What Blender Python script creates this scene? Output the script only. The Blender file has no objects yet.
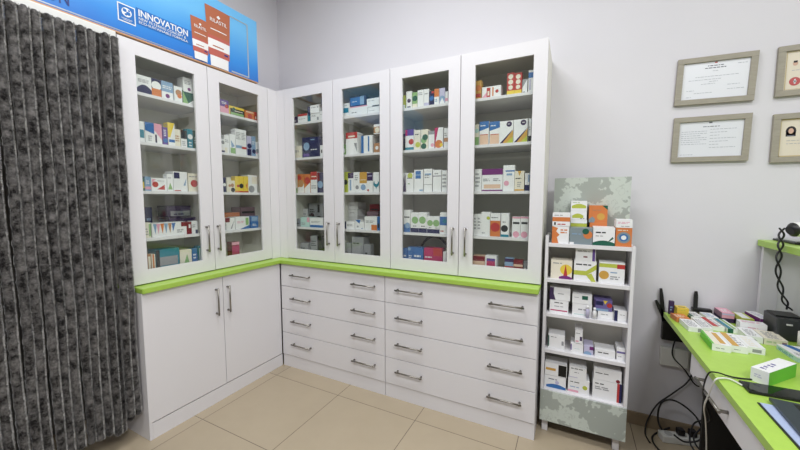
import bpy, bmesh, math, random
from mathutils import Vector, Matrix
C = bpy.context.scene.collection
SC = bpy.context.scene
R = math.radians
# ---------------------------------------------------------------- camera
cam_d = bpy.data.cameras.new('camera'); cam = bpy.data.objects.new('camera', cam_d); C.objects.link(cam)
cam_d.sensor_width = 36; cam_d.lens = 336.57 / 800 * 36; cam_d.clip_start = .02
cam.location = (0, 0, 1.407)
cam.rotation_mode = 'XYZ'
cam.rotation_euler = (R(90 - 4.598), R(0), R(27.022))
SC.camera = cam
# ---------------------------------------------------------------- world, lights, exposure
SC.view_settings.view_transform = 'Standard'; SC.view_settings.look = 'None'
SC.view_settings.gamma = 1; SC.view_settings.use_curve_mapping = False
SC.view_settings.exposure = 0.13
w = bpy.data.worlds.new('world'); SC.world = w; w.use_nodes = True
bg = w.node_tree.nodes['Background']; bg.inputs[0].default_value = (.93, .96, 1, 1); bg.inputs[1].default_value = .16
def area(name, loc, rot, sx, sy, power, col=(1, 1, 1)):
    l = bpy.data.lights.new(name, 'AREA'); l.shape = 'RECTANGLE'; l.size = sx; l.size_y = sy; l.energy = power; l.color = col
    o = bpy.data.objects.new(name, l); C.objects.link(o); o.location = loc; o.rotation_euler = rot; return o
LAMPS = [(-.95, 1.1, .82), (.95, 1.1, .38), (-1.0, -.72, .8), (1.3, -.72, 2.2)]
for lx, ly, lp in LAMPS:
    area('ceiling_light_glow', (lx, ly, 3.42), (0, 0, 0), 1.1, .5, 34 * lp, (.965, .98, 1))
# ---------------------------------------------------------------- materials
_mats = {}
def mat(name, col, rough=.5, metal=0., spec=.5, coat=0., nodes=None, emit=0):
    if name in _mats: return _mats[name]
    m = bpy.data.materials.new(name); m.use_nodes = True; nt = m.node_tree; b = nt.nodes['Principled BSDF']
    def lin(c): return c / 12.92 if c <= .04045 else ((c + .055) / 1.055) ** 2.4
    lc = tuple(lin(c / 255) for c in col) + (1,)
    b.inputs['Base Color'].default_value = lc; b.inputs['Roughness'].default_value = rough
    b.inputs['Metallic'].default_value = metal; b.inputs['Specular IOR Level'].default_value = spec
    b.inputs['Coat Weight'].default_value = coat
    if emit:
        b.inputs['Emission Color'].default_value = lc; b.inputs['Emission Strength'].default_value = emit
    m.diffuse_color = lc
    if nodes: nodes(nt, b, lc)
    _mats[name] = m; return m
def N(nt, t, **k):
    n = nt.nodes.new(t)
    for a, v in k.items():
        if a.startswith('i_'): n.inputs[a[2:].replace('_', ' ')].default_value = v
        else: setattr(n, a, v)
    return n
def mottled(scale, amt, stretch=(1, 1, 1), bump=0., bscale=None):
    def f(nt, b, lc):
        tc = N(nt, 'ShaderNodeTexCoord'); mp = N(nt, 'ShaderNodeMapping'); mp.inputs['Scale'].default_value = stretch
        nt.links.new(tc.outputs['Object'], mp.inputs[0])
        n = N(nt, 'ShaderNodeTexNoise'); n.inputs['Scale'].default_value = scale; n.inputs['Detail'].default_value = 4
        nt.links.new(mp.outputs[0], n.inputs[0])
        r = N(nt, 'ShaderNodeValToRGB'); r.color_ramp.elements[0].position = .3; r.color_ramp.elements[1].position = .7
        r.color_ramp.elements[0].color = tuple(c * (1 - amt) for c in lc[:3]) + (1,)
        r.color_ramp.elements[1].color = tuple(min(1, c * (1 + amt)) for c in lc[:3]) + (1,)
        nt.links.new(n.outputs[0], r.inputs[0]); nt.links.new(r.outputs[0], b.inputs['Base Color'])
        if bump:
            n2 = N(nt, 'ShaderNodeTexNoise'); n2.inputs['Scale'].default_value = bscale or scale * 4
            nt.links.new(mp.outputs[0], n2.inputs[0])
            bp = N(nt, 'ShaderNodeBump'); bp.inputs['Strength'].default_value = bump; bp.inputs['Distance'].default_value = .002
            nt.links.new(n2.outputs[0], bp.inputs['Height']); nt.links.new(bp.outputs[0], b.inputs['Normal'])
    return f
def tiles(nt, b, lc):
    tc = N(nt, 'ShaderNodeTexCoord'); mp = N(nt, 'ShaderNodeMapping')
    mp.inputs['Location'].default_value = (1.442, -1.245, 0)
    nt.links.new(tc.outputs['Object'], mp.inputs[0])
    br = N(nt, 'ShaderNodeTexBrick', offset=0., squash=1.)
    br.inputs['Scale'].default_value = 1; br.inputs['Brick Width'].default_value = .605; br.inputs['Row Height'].default_value = .605
    br.inputs['Mortar Size'].default_value = .0022; br.inputs['Mortar Smooth'].default_value = .3; br.inputs['Bias'].default_value = 0
    br.inputs['Color1'].default_value = lc; br.inputs['Color2'].default_value = tuple(c * .95 for c in lc[:3]) + (1,)
    br.inputs['Mortar'].default_value = (.17, .135, .1, 1)
    nt.links.new(mp.outputs[0], br.inputs[0])
    n = N(nt, 'ShaderNodeTexNoise'); n.inputs['Scale'].default_value = 2.6; n.inputs['Detail'].default_value = 7; n.inputs['Roughness'].default_value = .65
    nt.links.new(tc.outputs['Object'], n.inputs[0])
    r = N(nt, 'ShaderNodeMapRange'); r.inputs['To Min'].default_value = .9; r.inputs['To Max'].default_value = 1.1
    nt.links.new(n.outputs[0], r.inputs[0])
    mx = N(nt, 'ShaderNodeVectorMath', operation='SCALE'); nt.links.new(br.outputs[0], mx.inputs[0]); nt.links.new(r.outputs[0], mx.inputs['Scale'])
    nt.links.new(mx.outputs[0], b.inputs['Base Color'])
    bp = N(nt, 'ShaderNodeBump', invert=True); bp.inputs['Distance'].default_value = .002; bp.inputs['Strength'].default_value = .6
    nt.links.new(br.outputs['Fac'], bp.inputs['Height']); nt.links.new(bp.outputs[0], b.inputs['Normal'])
def damask(nt, b, lc):
    tc = N(nt, 'ShaderNodeTexCoord')
    n = N(nt, 'ShaderNodeTexNoise'); n.inputs['Scale'].default_value = 34; n.inputs['Detail'].default_value = 3
    nt.links.new(tc.outputs['Object'], n.inputs[0])
    ad = N(nt, 'ShaderNodeVectorMath', operation='MULTIPLY_ADD'); ad.inputs[1].default_value = (.05, .05, .05)
    nt.links.new(n.outputs['Color'], ad.inputs[0]); nt.links.new(tc.outputs['Object'], ad.inputs[2])
    v = N(nt, 'ShaderNodeTexVoronoi', feature='F1'); v.inputs['Scale'].default_value = 9; v.inputs['Randomness'].default_value = .7
    nt.links.new(ad.outputs[0], v.inputs[0])
    n2 = N(nt, 'ShaderNodeTexNoise'); n2.inputs['Scale'].default_value = 42; n2.inputs['Detail'].default_value = 2
    nt.links.new(tc.outputs['Object'], n2.inputs[0])
    m1 = N(nt, 'ShaderNodeMath', operation='MULTIPLY_ADD'); m1.inputs[1].default_value = .7; nt.links.new(n2.outputs[0], m1.inputs[0]); nt.links.new(v.outputs['Distance'], m1.inputs[2])
    r = N(nt, 'ShaderNodeValToRGB'); e = r.color_ramp.elements
    dk = tuple(c * .66 for c in lc[:3]) + (1,)
    e[0].position = .85; e[0].color = lc; e[1].position = .90; e[1].color = dk
    x = e.new(.56); x.color = tuple(c * .8 for c in lc[:3]) + (1,); y = e.new(.60); y.color = lc; z = e.new(.52); z.color = lc
    nt.links.new(m1.outputs[0], r.inputs[0]); nt.links.new(r.outputs[0], b.inputs['Base Color'])
def fluff(nt, b, lc):
    tc = N(nt, 'ShaderNodeTexCoord'); oi = N(nt, 'ShaderNodeObjectInfo')
    ad = N(nt, 'ShaderNodeVectorMath', operation='MULTIPLY_ADD'); ad.inputs[1].default_value = (1, 1, 1)
    sc = N(nt, 'ShaderNodeVectorMath', operation='SCALE'); sc.inputs['Scale'].default_value = 13
    cb = N(nt, 'ShaderNodeCombineXYZ'); nt.links.new(oi.outputs['Random'], cb.inputs[2]); nt.links.new(cb.outputs[0], sc.inputs[0])
    nt.links.new(tc.outputs['Object'], ad.inputs[0]); nt.links.new(sc.outputs[0], ad.inputs[2])
    n = N(nt, 'ShaderNodeTexNoise'); n.inputs['Scale'].default_value = 26; n.inputs['Detail'].default_value = 6; n.inputs['Roughness'].default_value = .75
    nt.links.new(ad.outputs[0], n.inputs[0])
    r = N(nt, 'ShaderNodeValToRGB'); e = r.color_ramp.elements
    e[0].position = .40; e[0].color = (.010, .009, .009, 1); e[1].position = .68; e[1].color = (.21, .20, .195, 1)
    nt.links.new(n.outputs[0], r.inputs[0]); nt.links.new(r.outputs[0], b.inputs['Base Color'])
    b.inputs['Sheen Weight'].default_value = .6; b.inputs['Sheen Roughness'].default_value = .4
M_WALL = mat('painted_plaster', (219, 217, 222), .75, spec=.2, nodes=mottled(3, .012, bump=.15, bscale=60))
M_CEIL = mat('ceiling_paint', (238, 238, 238), .8)
M_FLOOR = mat('beige_tile', (182, 167, 143), .22, spec=.5, nodes=tiles)
M_BASE = mat('tan_tile_skirting', (150, 132, 108), .4, nodes=mottled(6, .08))
M_WHITE = mat('white_laminate', (228, 226, 229), .38, spec=.4)
M_CARC = mat('white_melamine', (236, 234, 224), .5)
M_GREEN = mat('lime_laminate', (168, 203, 84), .35, nodes=mottled(40, .03))
M_METAL = mat('brushed_steel', (150, 146, 140), .32, 1)
M_BLACK = mat('black_plastic', (22, 22, 24), .4)
M_DGREY = mat('dark_grey_plastic', (58, 60, 62), .45)
M_BLK2 = mat('black_laminate', (20, 19, 19), .6)
M_WPLA = mat('white_plastic', (226, 226, 222), .4)
M_DAM = mat('damask_wallpaper', (198, 206, 198), .5, nodes=damask)
M_FLUFF = mat('fluffy_chenille', (90, 86, 82), .9, spec=.1, nodes=fluff)
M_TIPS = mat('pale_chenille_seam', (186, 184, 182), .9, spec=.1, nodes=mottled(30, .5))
M_TAUPE = mat('taupe_wood_frame', (158, 152, 138), .6, nodes=mottled(30, .08, (1, 1, 4)))
def glass_nodes(nt, b, lc):
    out = nt.nodes['Material Output']; nt.nodes.remove(b)
    t = N(nt, 'ShaderNodeBsdfTransparent'); t.inputs[0].default_value = (.97, .985, .97, 1)
    g = N(nt, 'ShaderNodeBsdfGlossy'); g.inputs['Roughness'].default_value = .02; g.inputs[0].default_value = (1, 1, 1, 1)
    lw = N(nt, 'ShaderNodeLayerWeight'); lw.inputs[0].default_value = .5
    pw = N(nt, 'ShaderNodeMath', operation='POWER'); pw.inputs[1].default_value = 5; nt.links.new(lw.outputs['Facing'], pw.inputs[0])
    f = N(nt, 'ShaderNodeMath', operation='MULTIPLY_ADD'); f.inputs[1].default_value = .96; f.inputs[2].default_value = .04; nt.links.new(pw.outputs[0], f.inputs[0])
    mx = N(nt, 'ShaderNodeMixShader'); nt.links.new(f.outputs[0], mx.inputs[0]); nt.links.new(t.outputs[0], mx.inputs[1]); nt.links.new(g.outputs[0], mx.inputs[2])
    nt.links.new(mx.outputs[0], out.inputs[0])
M_GLASS = mat('cabinet_glass', (200, 205, 200), nodes=glass_nodes)
PAL = dict(W=(236, 236, 238), g=(150, 152, 156), D=(44, 48, 50), X=(14, 14, 15), N=(34, 38, 92), B=(44, 112, 190), b=(132, 168, 208), c=(176, 216, 210),
           C=(22, 134, 158), G=(26, 98, 76), e=(136, 184, 112), J=(186, 196, 56), Y=(240, 204, 48), A=(216, 158, 56), O=(226, 120, 52), R=(206, 52, 50),
           M=(140, 28, 40), K=(238, 160, 184), H=(204, 40, 104), U=(104, 72, 160), V=(66, 44, 92), L=(196, 190, 224), T=(190, 132, 88), E=(234, 226, 204),
           F=(232, 190, 160), v=(150, 116, 130), P=(124, 40, 124), S=(128, 144, 152), Z=(92, 200, 40), Q=(112, 100, 170))
PAL = {k: tuple(int(.2 * (.3 * v[0] + .59 * v[1] + .11 * v[2]) + .8 * q) for q in v) for k, v in PAL.items()}
def card(c): return mat('card_' + {'b': 'pale_blue', 'c': 'pale_teal', 'g': 'grey', 'e': 'leaf_green', 'v': 'mauve'}.get(c, c), PAL[c], .42, spec=.4)
# ---------------------------------------------------------------- mesh helpers
class MB:
    def __init__(s): s.v = []; s.f = []; s.m = []; s.mats = []; s.sm = []
    def mi(s, m):
        if m not in s.mats: s.mats.append(m)
        return s.mats.index(m)
    def face(s, pts, m, smooth=False):
        i = len(s.v); s.v += [tuple(p) for p in pts]; s.f.append(tuple(range(i, i + len(pts)))); s.m.append(s.mi(m)); s.sm.append(smooth)
    def box(s, a, b, m, bev=0.):
        x0, y0, z0 = a; x1, y1, z1 = b
        if bev:
            bm = bmesh.new(); bmesh.ops.create_cube(bm, size=1)
            for v in bm.verts: v.co = Vector(((v.co.x + .5) * (x1 - x0) + x0, (v.co.y + .5) * (y1 - y0) + y0, (v.co.z + .5) * (z1 - z0) + z0))
            bmesh.ops.bevel(bm, geom=bm.edges[:], offset=bev, segments=2, affect='EDGES', profile=.6)
            s.bm(bm, m); return s
        p = [(x0, y0, z0), (x1, y0, z0), (x1, y1, z0), (x0, y1, z0), (x0, y0, z1), (x1, y0, z1), (x1, y1, z1), (x0, y1, z1)]
        i = len(s.v); s.v += p
        for q in ((0, 3, 2, 1), (4, 5, 6, 7), (0, 1, 5, 4), (1, 2, 6, 5), (2, 3, 7, 6), (3, 0, 4, 7)):
            s.f.append(tuple(i + k for k in q)); s.m.append(s.mi(m)); s.sm.append(False)
        return s
    def bm(s, bm, m, smooth=False):
        i = len(s.v); bm.verts.index_update(); s.v += [tuple(v.co) for v in bm.verts]
        for f in bm.faces: s.f.append(tuple(i + v.index for v in f.verts)); s.m.append(s.mi(m)); s.sm.append(smooth)
        bm.free(); return s
    def tube(s, pts, r, m, n=8, caps=True):
        pts = [Vector(p) for p in pts]; rr = r if isinstance(r, (list, tuple)) else [r] * len(pts)
        i0 = len(s.v); up = None
        for k, p in enumerate(pts):
            d = (pts[min(k + 1, len(pts) - 1)] - pts[max(k - 1, 0)]).normalized()
            if up is None: up = Vector((0, 0, 1)) if abs(d.z) < .9 else Vector((1, 0, 0))
            a = d.cross(up).normalized(); u2 = a.cross(d); up = u2
            for j in range(n):
                t = 2 * math.pi * j / n; s.v.append(tuple(p + a * math.cos(t) * rr[k] + u2 * math.sin(t) * rr[k]))
        for k in range(len(pts) - 1):
            for j in range(n):
                a = i0 + k * n + j; b = i0 + k * n + (j + 1) % n
                s.f.append((a, a + n, b + n, b)); s.m.append(s.mi(m)); s.sm.append(True)
        if caps:
            s.f.append(tuple(i0 + j for j in range(n))); s.m.append(s.mi(m)); s.sm.append(False)
            s.f.append(tuple(i0 + (len(pts) - 1) * n + j for j in reversed(range(n)))); s.m.append(s.mi(m)); s.sm.append(False)
        return s
    def build(s, name, parent=None, loc=None, rz=0):
        me = bpy.data.meshes.new(name); me.from_pydata(s.v, [], s.f)
        for m in s.mats: me.materials.append(m)
        me.polygons.foreach_set('material_index', s.m); me.polygons.foreach_set('use_smooth', s.sm); me.update()
        o = bpy.data.objects.new(name, me); C.objects.link(o)
        if parent: o.parent = parent
        if loc: o.location = loc
        if rz: o.rotation_euler.z = rz
        return o
def thing(name, label, cat, loc=(0, 0, 0), rz=0, group=None):
    o = bpy.data.objects.new(name, None); C.objects.link(o); o.location = loc; o.rotation_euler = (0, 0, rz); o.empty_display_size = .05
    return tag(o, label, cat, group)
def tag(o, label, cat, group=None):
    o['label'] = label; o['category'] = cat
    if group: o['group'] = group
    return o
def struct(o): o['kind'] = 'structure'; return o
def smooth_path(pts, n=8):
    P = [Vector(p) for p in pts]; P = [P[0]] + P + [P[-1]]; out = []
    for i in range(1, len(P) - 2):
        a, b, c, d = P[i - 1:i + 3]
        for k in range(n):
            t = k / n; out.append(.5 * ((2 * b) + (c - a) * t + (2 * a - 5 * b + 4 * c - d) * t * t + (3 * b - a - 3 * c + d) * t ** 3))
    out.append(P[-2]); return out
# decoration drawn as thin printed shapes on one face: fn(u, v, lift) gives the point, w/h the face size in metres
def decorate(mb, pat, fn, w, h, rnd, mm=None):
    lift = .0003
    for tok in [t for t in pat.split(';') if t.strip()]:
        q = tok.split(); k = q[0]; lift += .00012
        if k == 'r':
            x0, y0, x1, y1 = map(float, q[1:5]); m = card(q[5][0])
            mb.face([fn(x0, y0, lift), fn(x1, y0, lift), fn(x1, y1, lift), fn(x0, y1, lift)], m)
        elif k == 'd':
            cx, cy, r = map(float, q[1:4]); m = card(q[4]); rr = min(r * h, w * min(cx, 1 - cx), h * min(cy, 1 - cy))
            mb.face([fn(cx + rr / w * math.cos(t * math.pi / 8), cy + rr / h * math.sin(t * math.pi / 8), lift) for t in range(16)], m)
        elif k == 'a':
            x0, y0, x1, y1 = map(float, q[1:5]); m = card(q[5])
            mb.face([fn(x0, y0, lift), fn(x1, y0, lift)] + [fn(x1 + (x0 - x1) * t / 8, y0 + (y1 - y0) * (.55 + .45 * math.sin(t / 8 * math.pi)), lift) for t in range(9)], m)
        elif k == 't':
            c = list(map(float, q[1:-1])); m = card(q[-1]); P = [(c[i], c[i + 1]) for i in range(0, len(c), 2)]
            ar = sum(P[i][0] * P[(i + 1) % len(P)][1] - P[(i + 1) % len(P)][0] * P[i][1] for i in range(len(P)))
            if ar < 0: P.reverse()
            mb.face([fn(x, y, lift) for x, y in P], m)
        elif k == 'w':
            x0, y0, ww, hh = map(float, q[1:5]); n = int(q[5]); m = card(q[6])
            for i in range(n):
                yb = y0 + hh * (n - 1 - i) / n; th = hh / n * .5; x = x0; end = x0 + ww * rnd.uniform(.7, 1)
                while x < end - .03:
                    l = min(end - x, rnd.uniform(.12, .3)); mb.face([fn(x, yb, lift), fn(x + l, yb, lift), fn(x + l, yb + th, lift), fn(x, yb + th, lift)], m); x += l + .05
def carton(name, w, d, h, base, pats, seed, round_=False):
    rnd = random.Random(seed); mb = MB(); mb.box((0, 0, 0), (w, d, h), card(base))
    fns = dict(front=(lambda u, v, l: (u * w, -l, v * h), w, h), top=(lambda u, v, l: (u * w, v * d, h + l), w, d),
               left=(lambda u, v, l: (-l, (1 - u) * d, v * h), d, h), right=(lambda u, v, l: (w + l, u * d, v * h), d, h))
    for face, pat in pats.items():
        fn, a, b = fns[face]; decorate(mb, pat, fn, a, b, rnd)
    # closing flap seams on the two ends
    for face in ('left', 'right'):
        if face not in pats:
            fn, a, b = fns[face]; m = card('g'); mb.face([fn(.05, .9, .0003), fn(.95, .9, .0003), fn(.95, .915, .0003), fn(.05, .915, .0003)], m)
    return mb
# ---------------------------------------------------------------- room
WB, WL, CZ = 2.45, -2.56, 3.45
struct(MB().box((-2.7, -3.2, -.1), (3.3, 2.6, 0), M_FLOOR).build('floor'))
struct(MB().box((-2.7, -3.2, CZ), (3.3, 2.6, CZ + .1), M_CEIL).build('ceiling'))
struct(MB().box((-2.7, WB, 0), (3.3, WB + .15, CZ), M_WALL).build('wall_back'))
wl = MB().box((WL - .15, -3.2, 0), (WL, -.9, CZ), M_WALL); wl.box((WL - .15, .96, 0), (WL, WB, CZ), M_WALL); wl.box((WL - .15, -.9, 2.3), (WL, .96, CZ), M_WALL)
struct(wl.build('wall_left'))
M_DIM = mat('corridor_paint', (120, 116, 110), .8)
wc = MB().box((-3.9, -1.2, 0), (-3.8, 1.3, 2.5), M_DIM); wc.box((-3.8, 1.2, 0), (WL - .15, 1.3, 2.5), M_DIM); wc.box((-3.8, -1.2, 0), (WL - .15, -1.1, 2.5), M_DIM)
wc.box((-3.8, -1.1, 2.4), (WL - .15, 1.2, 2.5), M_DIM); wc.box((-3.8, -1.1, -.05), (WL - .15, 1.2, 0), M_DIM)
struct(wc.build('wall_corridor'))
struct(MB().box((3.2, -3.2, 0), (3.35, WB, CZ), M_WALL).build('wall_right'))
fw = MB().box((WL, -3.2, 0), (-2.2, -3.05, CZ), M_WALL); fw.box((2.9, -3.2, 0), (3.2, -3.05, CZ), M_WALL); fw.box((-2.2, -3.2, 3.0), (2.9, -3.05, CZ), M_WALL)
struct(fw.build('wall_front'))
wn = MB()
for x in (-2.2, -.55, 1.15, 2.84): wn.box((x, -3.16, .02), (x + .06, -3.09, 2.98), M_WPLA)
wn.box((-2.2, -3.16, 0), (2.9, -3.09, .06), M_WPLA); wn.box((-2.2, -3.16, 2.94), (2.9, -3.09, 3.0), M_WPLA); wn.box((-2.2, -3.155, 2.2), (2.9, -3.095, 2.25), M_WPLA)
struct(wn.build('window_1'))
bb = MB().box((-.13, WB - .012, 0), (3.2, WB, .08), M_BASE, .002)
struct(bb.build('baseboard_back'))
for lx, ly, lp in LAMPS:
    t = thing('ceiling_light', 'flat white light panel on the ceiling', 'light', (lx, ly, 3.45), 0, 'light panels on the ceiling')
    MB().box((-.58, -.28, -.025), (.58, .28, -.001), M_WPLA).build('housing', t)
# ---------------------------------------------------------------- worktop and cabinets
Yu, Xu, Yb, Xb = 2.077, -2.208, 1.999, -2.126
GAP = -1.137; XR = -.146; YN = .984
ct = bmesh.new()
poly = [(WL + .003, YN), (-2.105, YN), (-2.105, 1.974), (XR, 1.974), (XR, WB - .003), (WL + .003, WB - .003)]
vs = [ct.verts.new((x, y, .872)) for x, y in poly]; f = ct.faces.new(vs)
ex = bmesh.ops.extrude_face_region(ct, geom=[f]); bmesh.ops.translate(ct, verts=[g for g in ex['geom'] if isinstance(g, bmesh.types.BMVert)], vec=(0, 0, .028))
bmesh.ops.recalc_face_normals(ct, faces=ct.faces); bmesh.ops.bevel(ct, geom=ct.edges[:], offset=.003, segments=2, affect='EDGES')
tag(MB().bm(ct, M_GREEN).build('worktop'), 'lime green L-shaped worktop running between the white base units and the glass cabinets', 'worktop')
def bar_handle(parent, p, L, vert, out):
    # p centre on the face, out = outward direction
    mb = MB(); o = Vector(out); ax = Vector((0, 0, 1)) if vert else (Vector((1, 0, 0)) if abs(o.x) < .5 else Vector((0, 1, 0)))
    p = Vector(p)
    a, b = p - ax * L / 2 + o * .028, p + ax * L / 2 + o * .028
    mb.tube([a, a + (b - a) * .5, b], .0055, M_METAL, 10)
    for s in (-1, 1):
        q = p + ax * s * (L / 2 - .012)
        mb.tube([q + o * .0005, q + o * .02, q + o * .031], [.0068, .0062, .0066], M_METAL, 10)
    return mb.build('handle', parent)
# left base unit with two doors (local = world, root at its floor corner)
def fin(o, root): o.location = Vector(o.location) - Vector(root.location); return o
def unit(name, label, cat, loc, group=None): return thing(name, label, cat, loc, 0, group)
def add(mb, name, root):
    o = mb.build(name); 
    if root.parent is None: o.parent = root; o.location = -Vector(root.location)
    else: o.parent = root
    return o
r = unit('base_cabinet', 'white two-door base cabinet under the worktop beside the grey curtain', 'cabinet', (-2.35, 1.48, 0))
mb = MB(); mb.box((WL + .003, YN + .002, 0), (Xb - .002, YN + .02, .871), M_WHITE, .0015)
mb.box((WL + .003, YN + .021, .02), (Xb - .03, Yb - .004, .871), M_CARC); mb.box((WL + .01, YN + .021, .0), (Xb - .004, 1.994, .097), M_WHITE)
add(mb, 'carcass', r)
for i, (a, b) in enumerate(((YN + .003, 1.476), (1.480, 1.968))):
    d = add(MB().box((Xb - .022, a, .104), (Xb - .001, b, .868), M_WHITE, .0015), 'door', r)
    bar_handle(d, (Xb - .001, (1.424, 1.51)[i], .707), .188, True, (1, 0, 0))
add(MB().box((Xb - .022, 1.970, .104), (Xb - .003, 1.99, .868), M_WHITE), 'corner_post', r)
for side, (x0, x1, hx) in (('corner', (Xb + .001, GAP - .001, (-1.905, -1.308))), ('right', (GAP + .001, XR, (-.946, -.319)))):
    r = unit('drawer_cabinet', {'corner': 'white four-drawer base unit in the corner, left of the other drawer unit', 'right': 'white four-drawer base unit at the right end, beside the patterned display stand'}[side],
             'drawer unit', ((x0 + x1) / 2, 2.2, 0), 'white drawer units under the worktop')
    mb = MB(); mb.box((x0 + .001, Yb + .018, 0), (x1 - .001, WB - .003, .871), M_WHITE if side == 'right' else M_CARC)
    mb.box((x0 + .001, Yb + .004, 0), (x1 - .001, Yb + .019, .097), M_WHITE)
    add(mb, 'carcass', r)
    zs = [.100, .291, .488, .684, .868]
    for k in range(4):
        d = add(MB().box((x0 + .0015, Yb - .002, zs[k] + .002), (x1 - .0015, Yb + .017, zs[k + 1] - .002), M_WHITE, .0015), 'drawer', r)
        for h in hx: bar_handle(d, (h, Yb - .002, (.210, .403, .593, .785)[k]), .2, False, (0, -1, 0))
# glazed upper cabinets. axis 'y' = along left wall facing +x, axis 'x' = along back wall facing -y
SZ = [2.017, 1.735, 1.449, 1.167]
ZB, ZT = .901, 2.284
def P3(ax, a, dep, z):  # along, depth behind front, height -> world
    return (a, Yu + dep, z) if ax == 'x' else (Xu - dep, a, z)
def bx(mb, ax, a0, a1, d0, d1, z0, z1, m, bev=0):
    p, q = P3(ax, a0, d0, z0), P3(ax, a1, d1, z1)
    mb.box(tuple(min(i, j) for i, j in zip(p, q)), tuple(max(i, j) for i, j in zip(p, q)), m, bev)
def upper(label, ax, a0, a1, doors, handles, dm):
    c = P3(ax, (a0 + a1) / 2, .17, ZB)
    r = unit('glass_cabinet', label, 'cabinet', c, 'glass-door cabinets above the worktop')
    D = (WB - .002 - Yu) if ax == 'x' else (Xu - WL - .002)
    mb = MB()
    bx(mb, ax, a0, a0 + .016, .02, D, ZB, ZT, M_CARC); bx(mb, ax, a1 - .016, a1, .02, D, ZB, ZT, M_CARC)
    bx(mb, ax, a0 + .016, a1 - .016, .02, D, ZB, ZB + .028, M_CARC); bx(mb, ax, a0 + .016, a1 - .016, .02, D, ZT - .03, ZT, M_CARC)
    bx(mb, ax, a0 + .016, a1 - .016, D - .008, D, ZB + .028, ZT - .03, M_CARC)
    bx(mb, ax, dm - .008, dm + .008, .03, D - .008, ZB + .028, ZT - .03, M_CARC)
    add(mb, 'carcass', r)
    for z in SZ:
        mb = MB()
        for s0, s1 in ((a0 + .0165, dm - .0085), (dm + .0085, a1 - .0165)): bx(mb, ax, s0, s1, .035, D - .009, z - .018, z, M_WHITE, .001)
        add(mb, 'shelf', r)
    for (b0, b1, g0, g1), h in zip(doors, handles):
        mb = MB(); z0, z1 = ZB + .006, ZT - .001; gz0, gz1 = .986, 2.206
        bx(mb, ax, b0, g0, 0, .019, z0, z1, M_WHITE, .0012); bx(mb, ax, g1, b1, 0, .019, z0, z1, M_WHITE, .0012)
        bx(mb, ax, g0 - .001, g1 + .001, 0.0002, .0188, z0, gz0, M_WHITE); bx(mb, ax, g0 - .001, g1 + .001, 0.0002, .0188, gz1, z1 - .0002, M_WHITE)
        d = add(mb, 'door', r)
        mb = MB(); bx(mb, ax, g0 - .004, g1 + .004, .009, .013, gz0 - .004, gz1 + .004, M_GLASS); mb.build('glass_pane', d)
        bar_handle(d, P3(ax, h, 0, 1.131), .182, True, (1, 0, 0) if ax == 'y' else (0, -1, 0))
    return r
upper('white left-wall cabinet with two glass doors, its top under the blue banner', 'y', YN, 1.988,
      ((YN + .001, 1.484, 1.066, 1.398), (1.488, 1.986, 1.570, 1.900)), (1.431, 1.512), 1.486)
upper('white back-wall cabinet with two glass doors, the one by the room corner', 'x', -2.12, GAP - .001,
      ((-2.119, -1.629, -2.031, -1.728), (-1.625, -1.139, -1.543, -1.219)), (-1.68, -1.581), -1.627)
upper('white back-wall cabinet with two glass doors, the one above the right drawer unit', 'x', GAP + .001, XR,
      ((-1.135, -.641, -1.045, -.717), (-.637, XR, -.549, -.219)), (-.674, -.591), -.639)
mb = MB(); mb.box((Xu - .3, 1.99, ZB), (Xu, Yu, ZT), M_WHITE, .001); mb.box((Xu, Yu, ZB), (-2.1215, Yu + .25, ZT), M_WHITE, .001)
tag(mb.build('corner_filler'), 'white corner filler post joining the left-wall and back-wall glass cabinets', 'cabinet panel')
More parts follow.
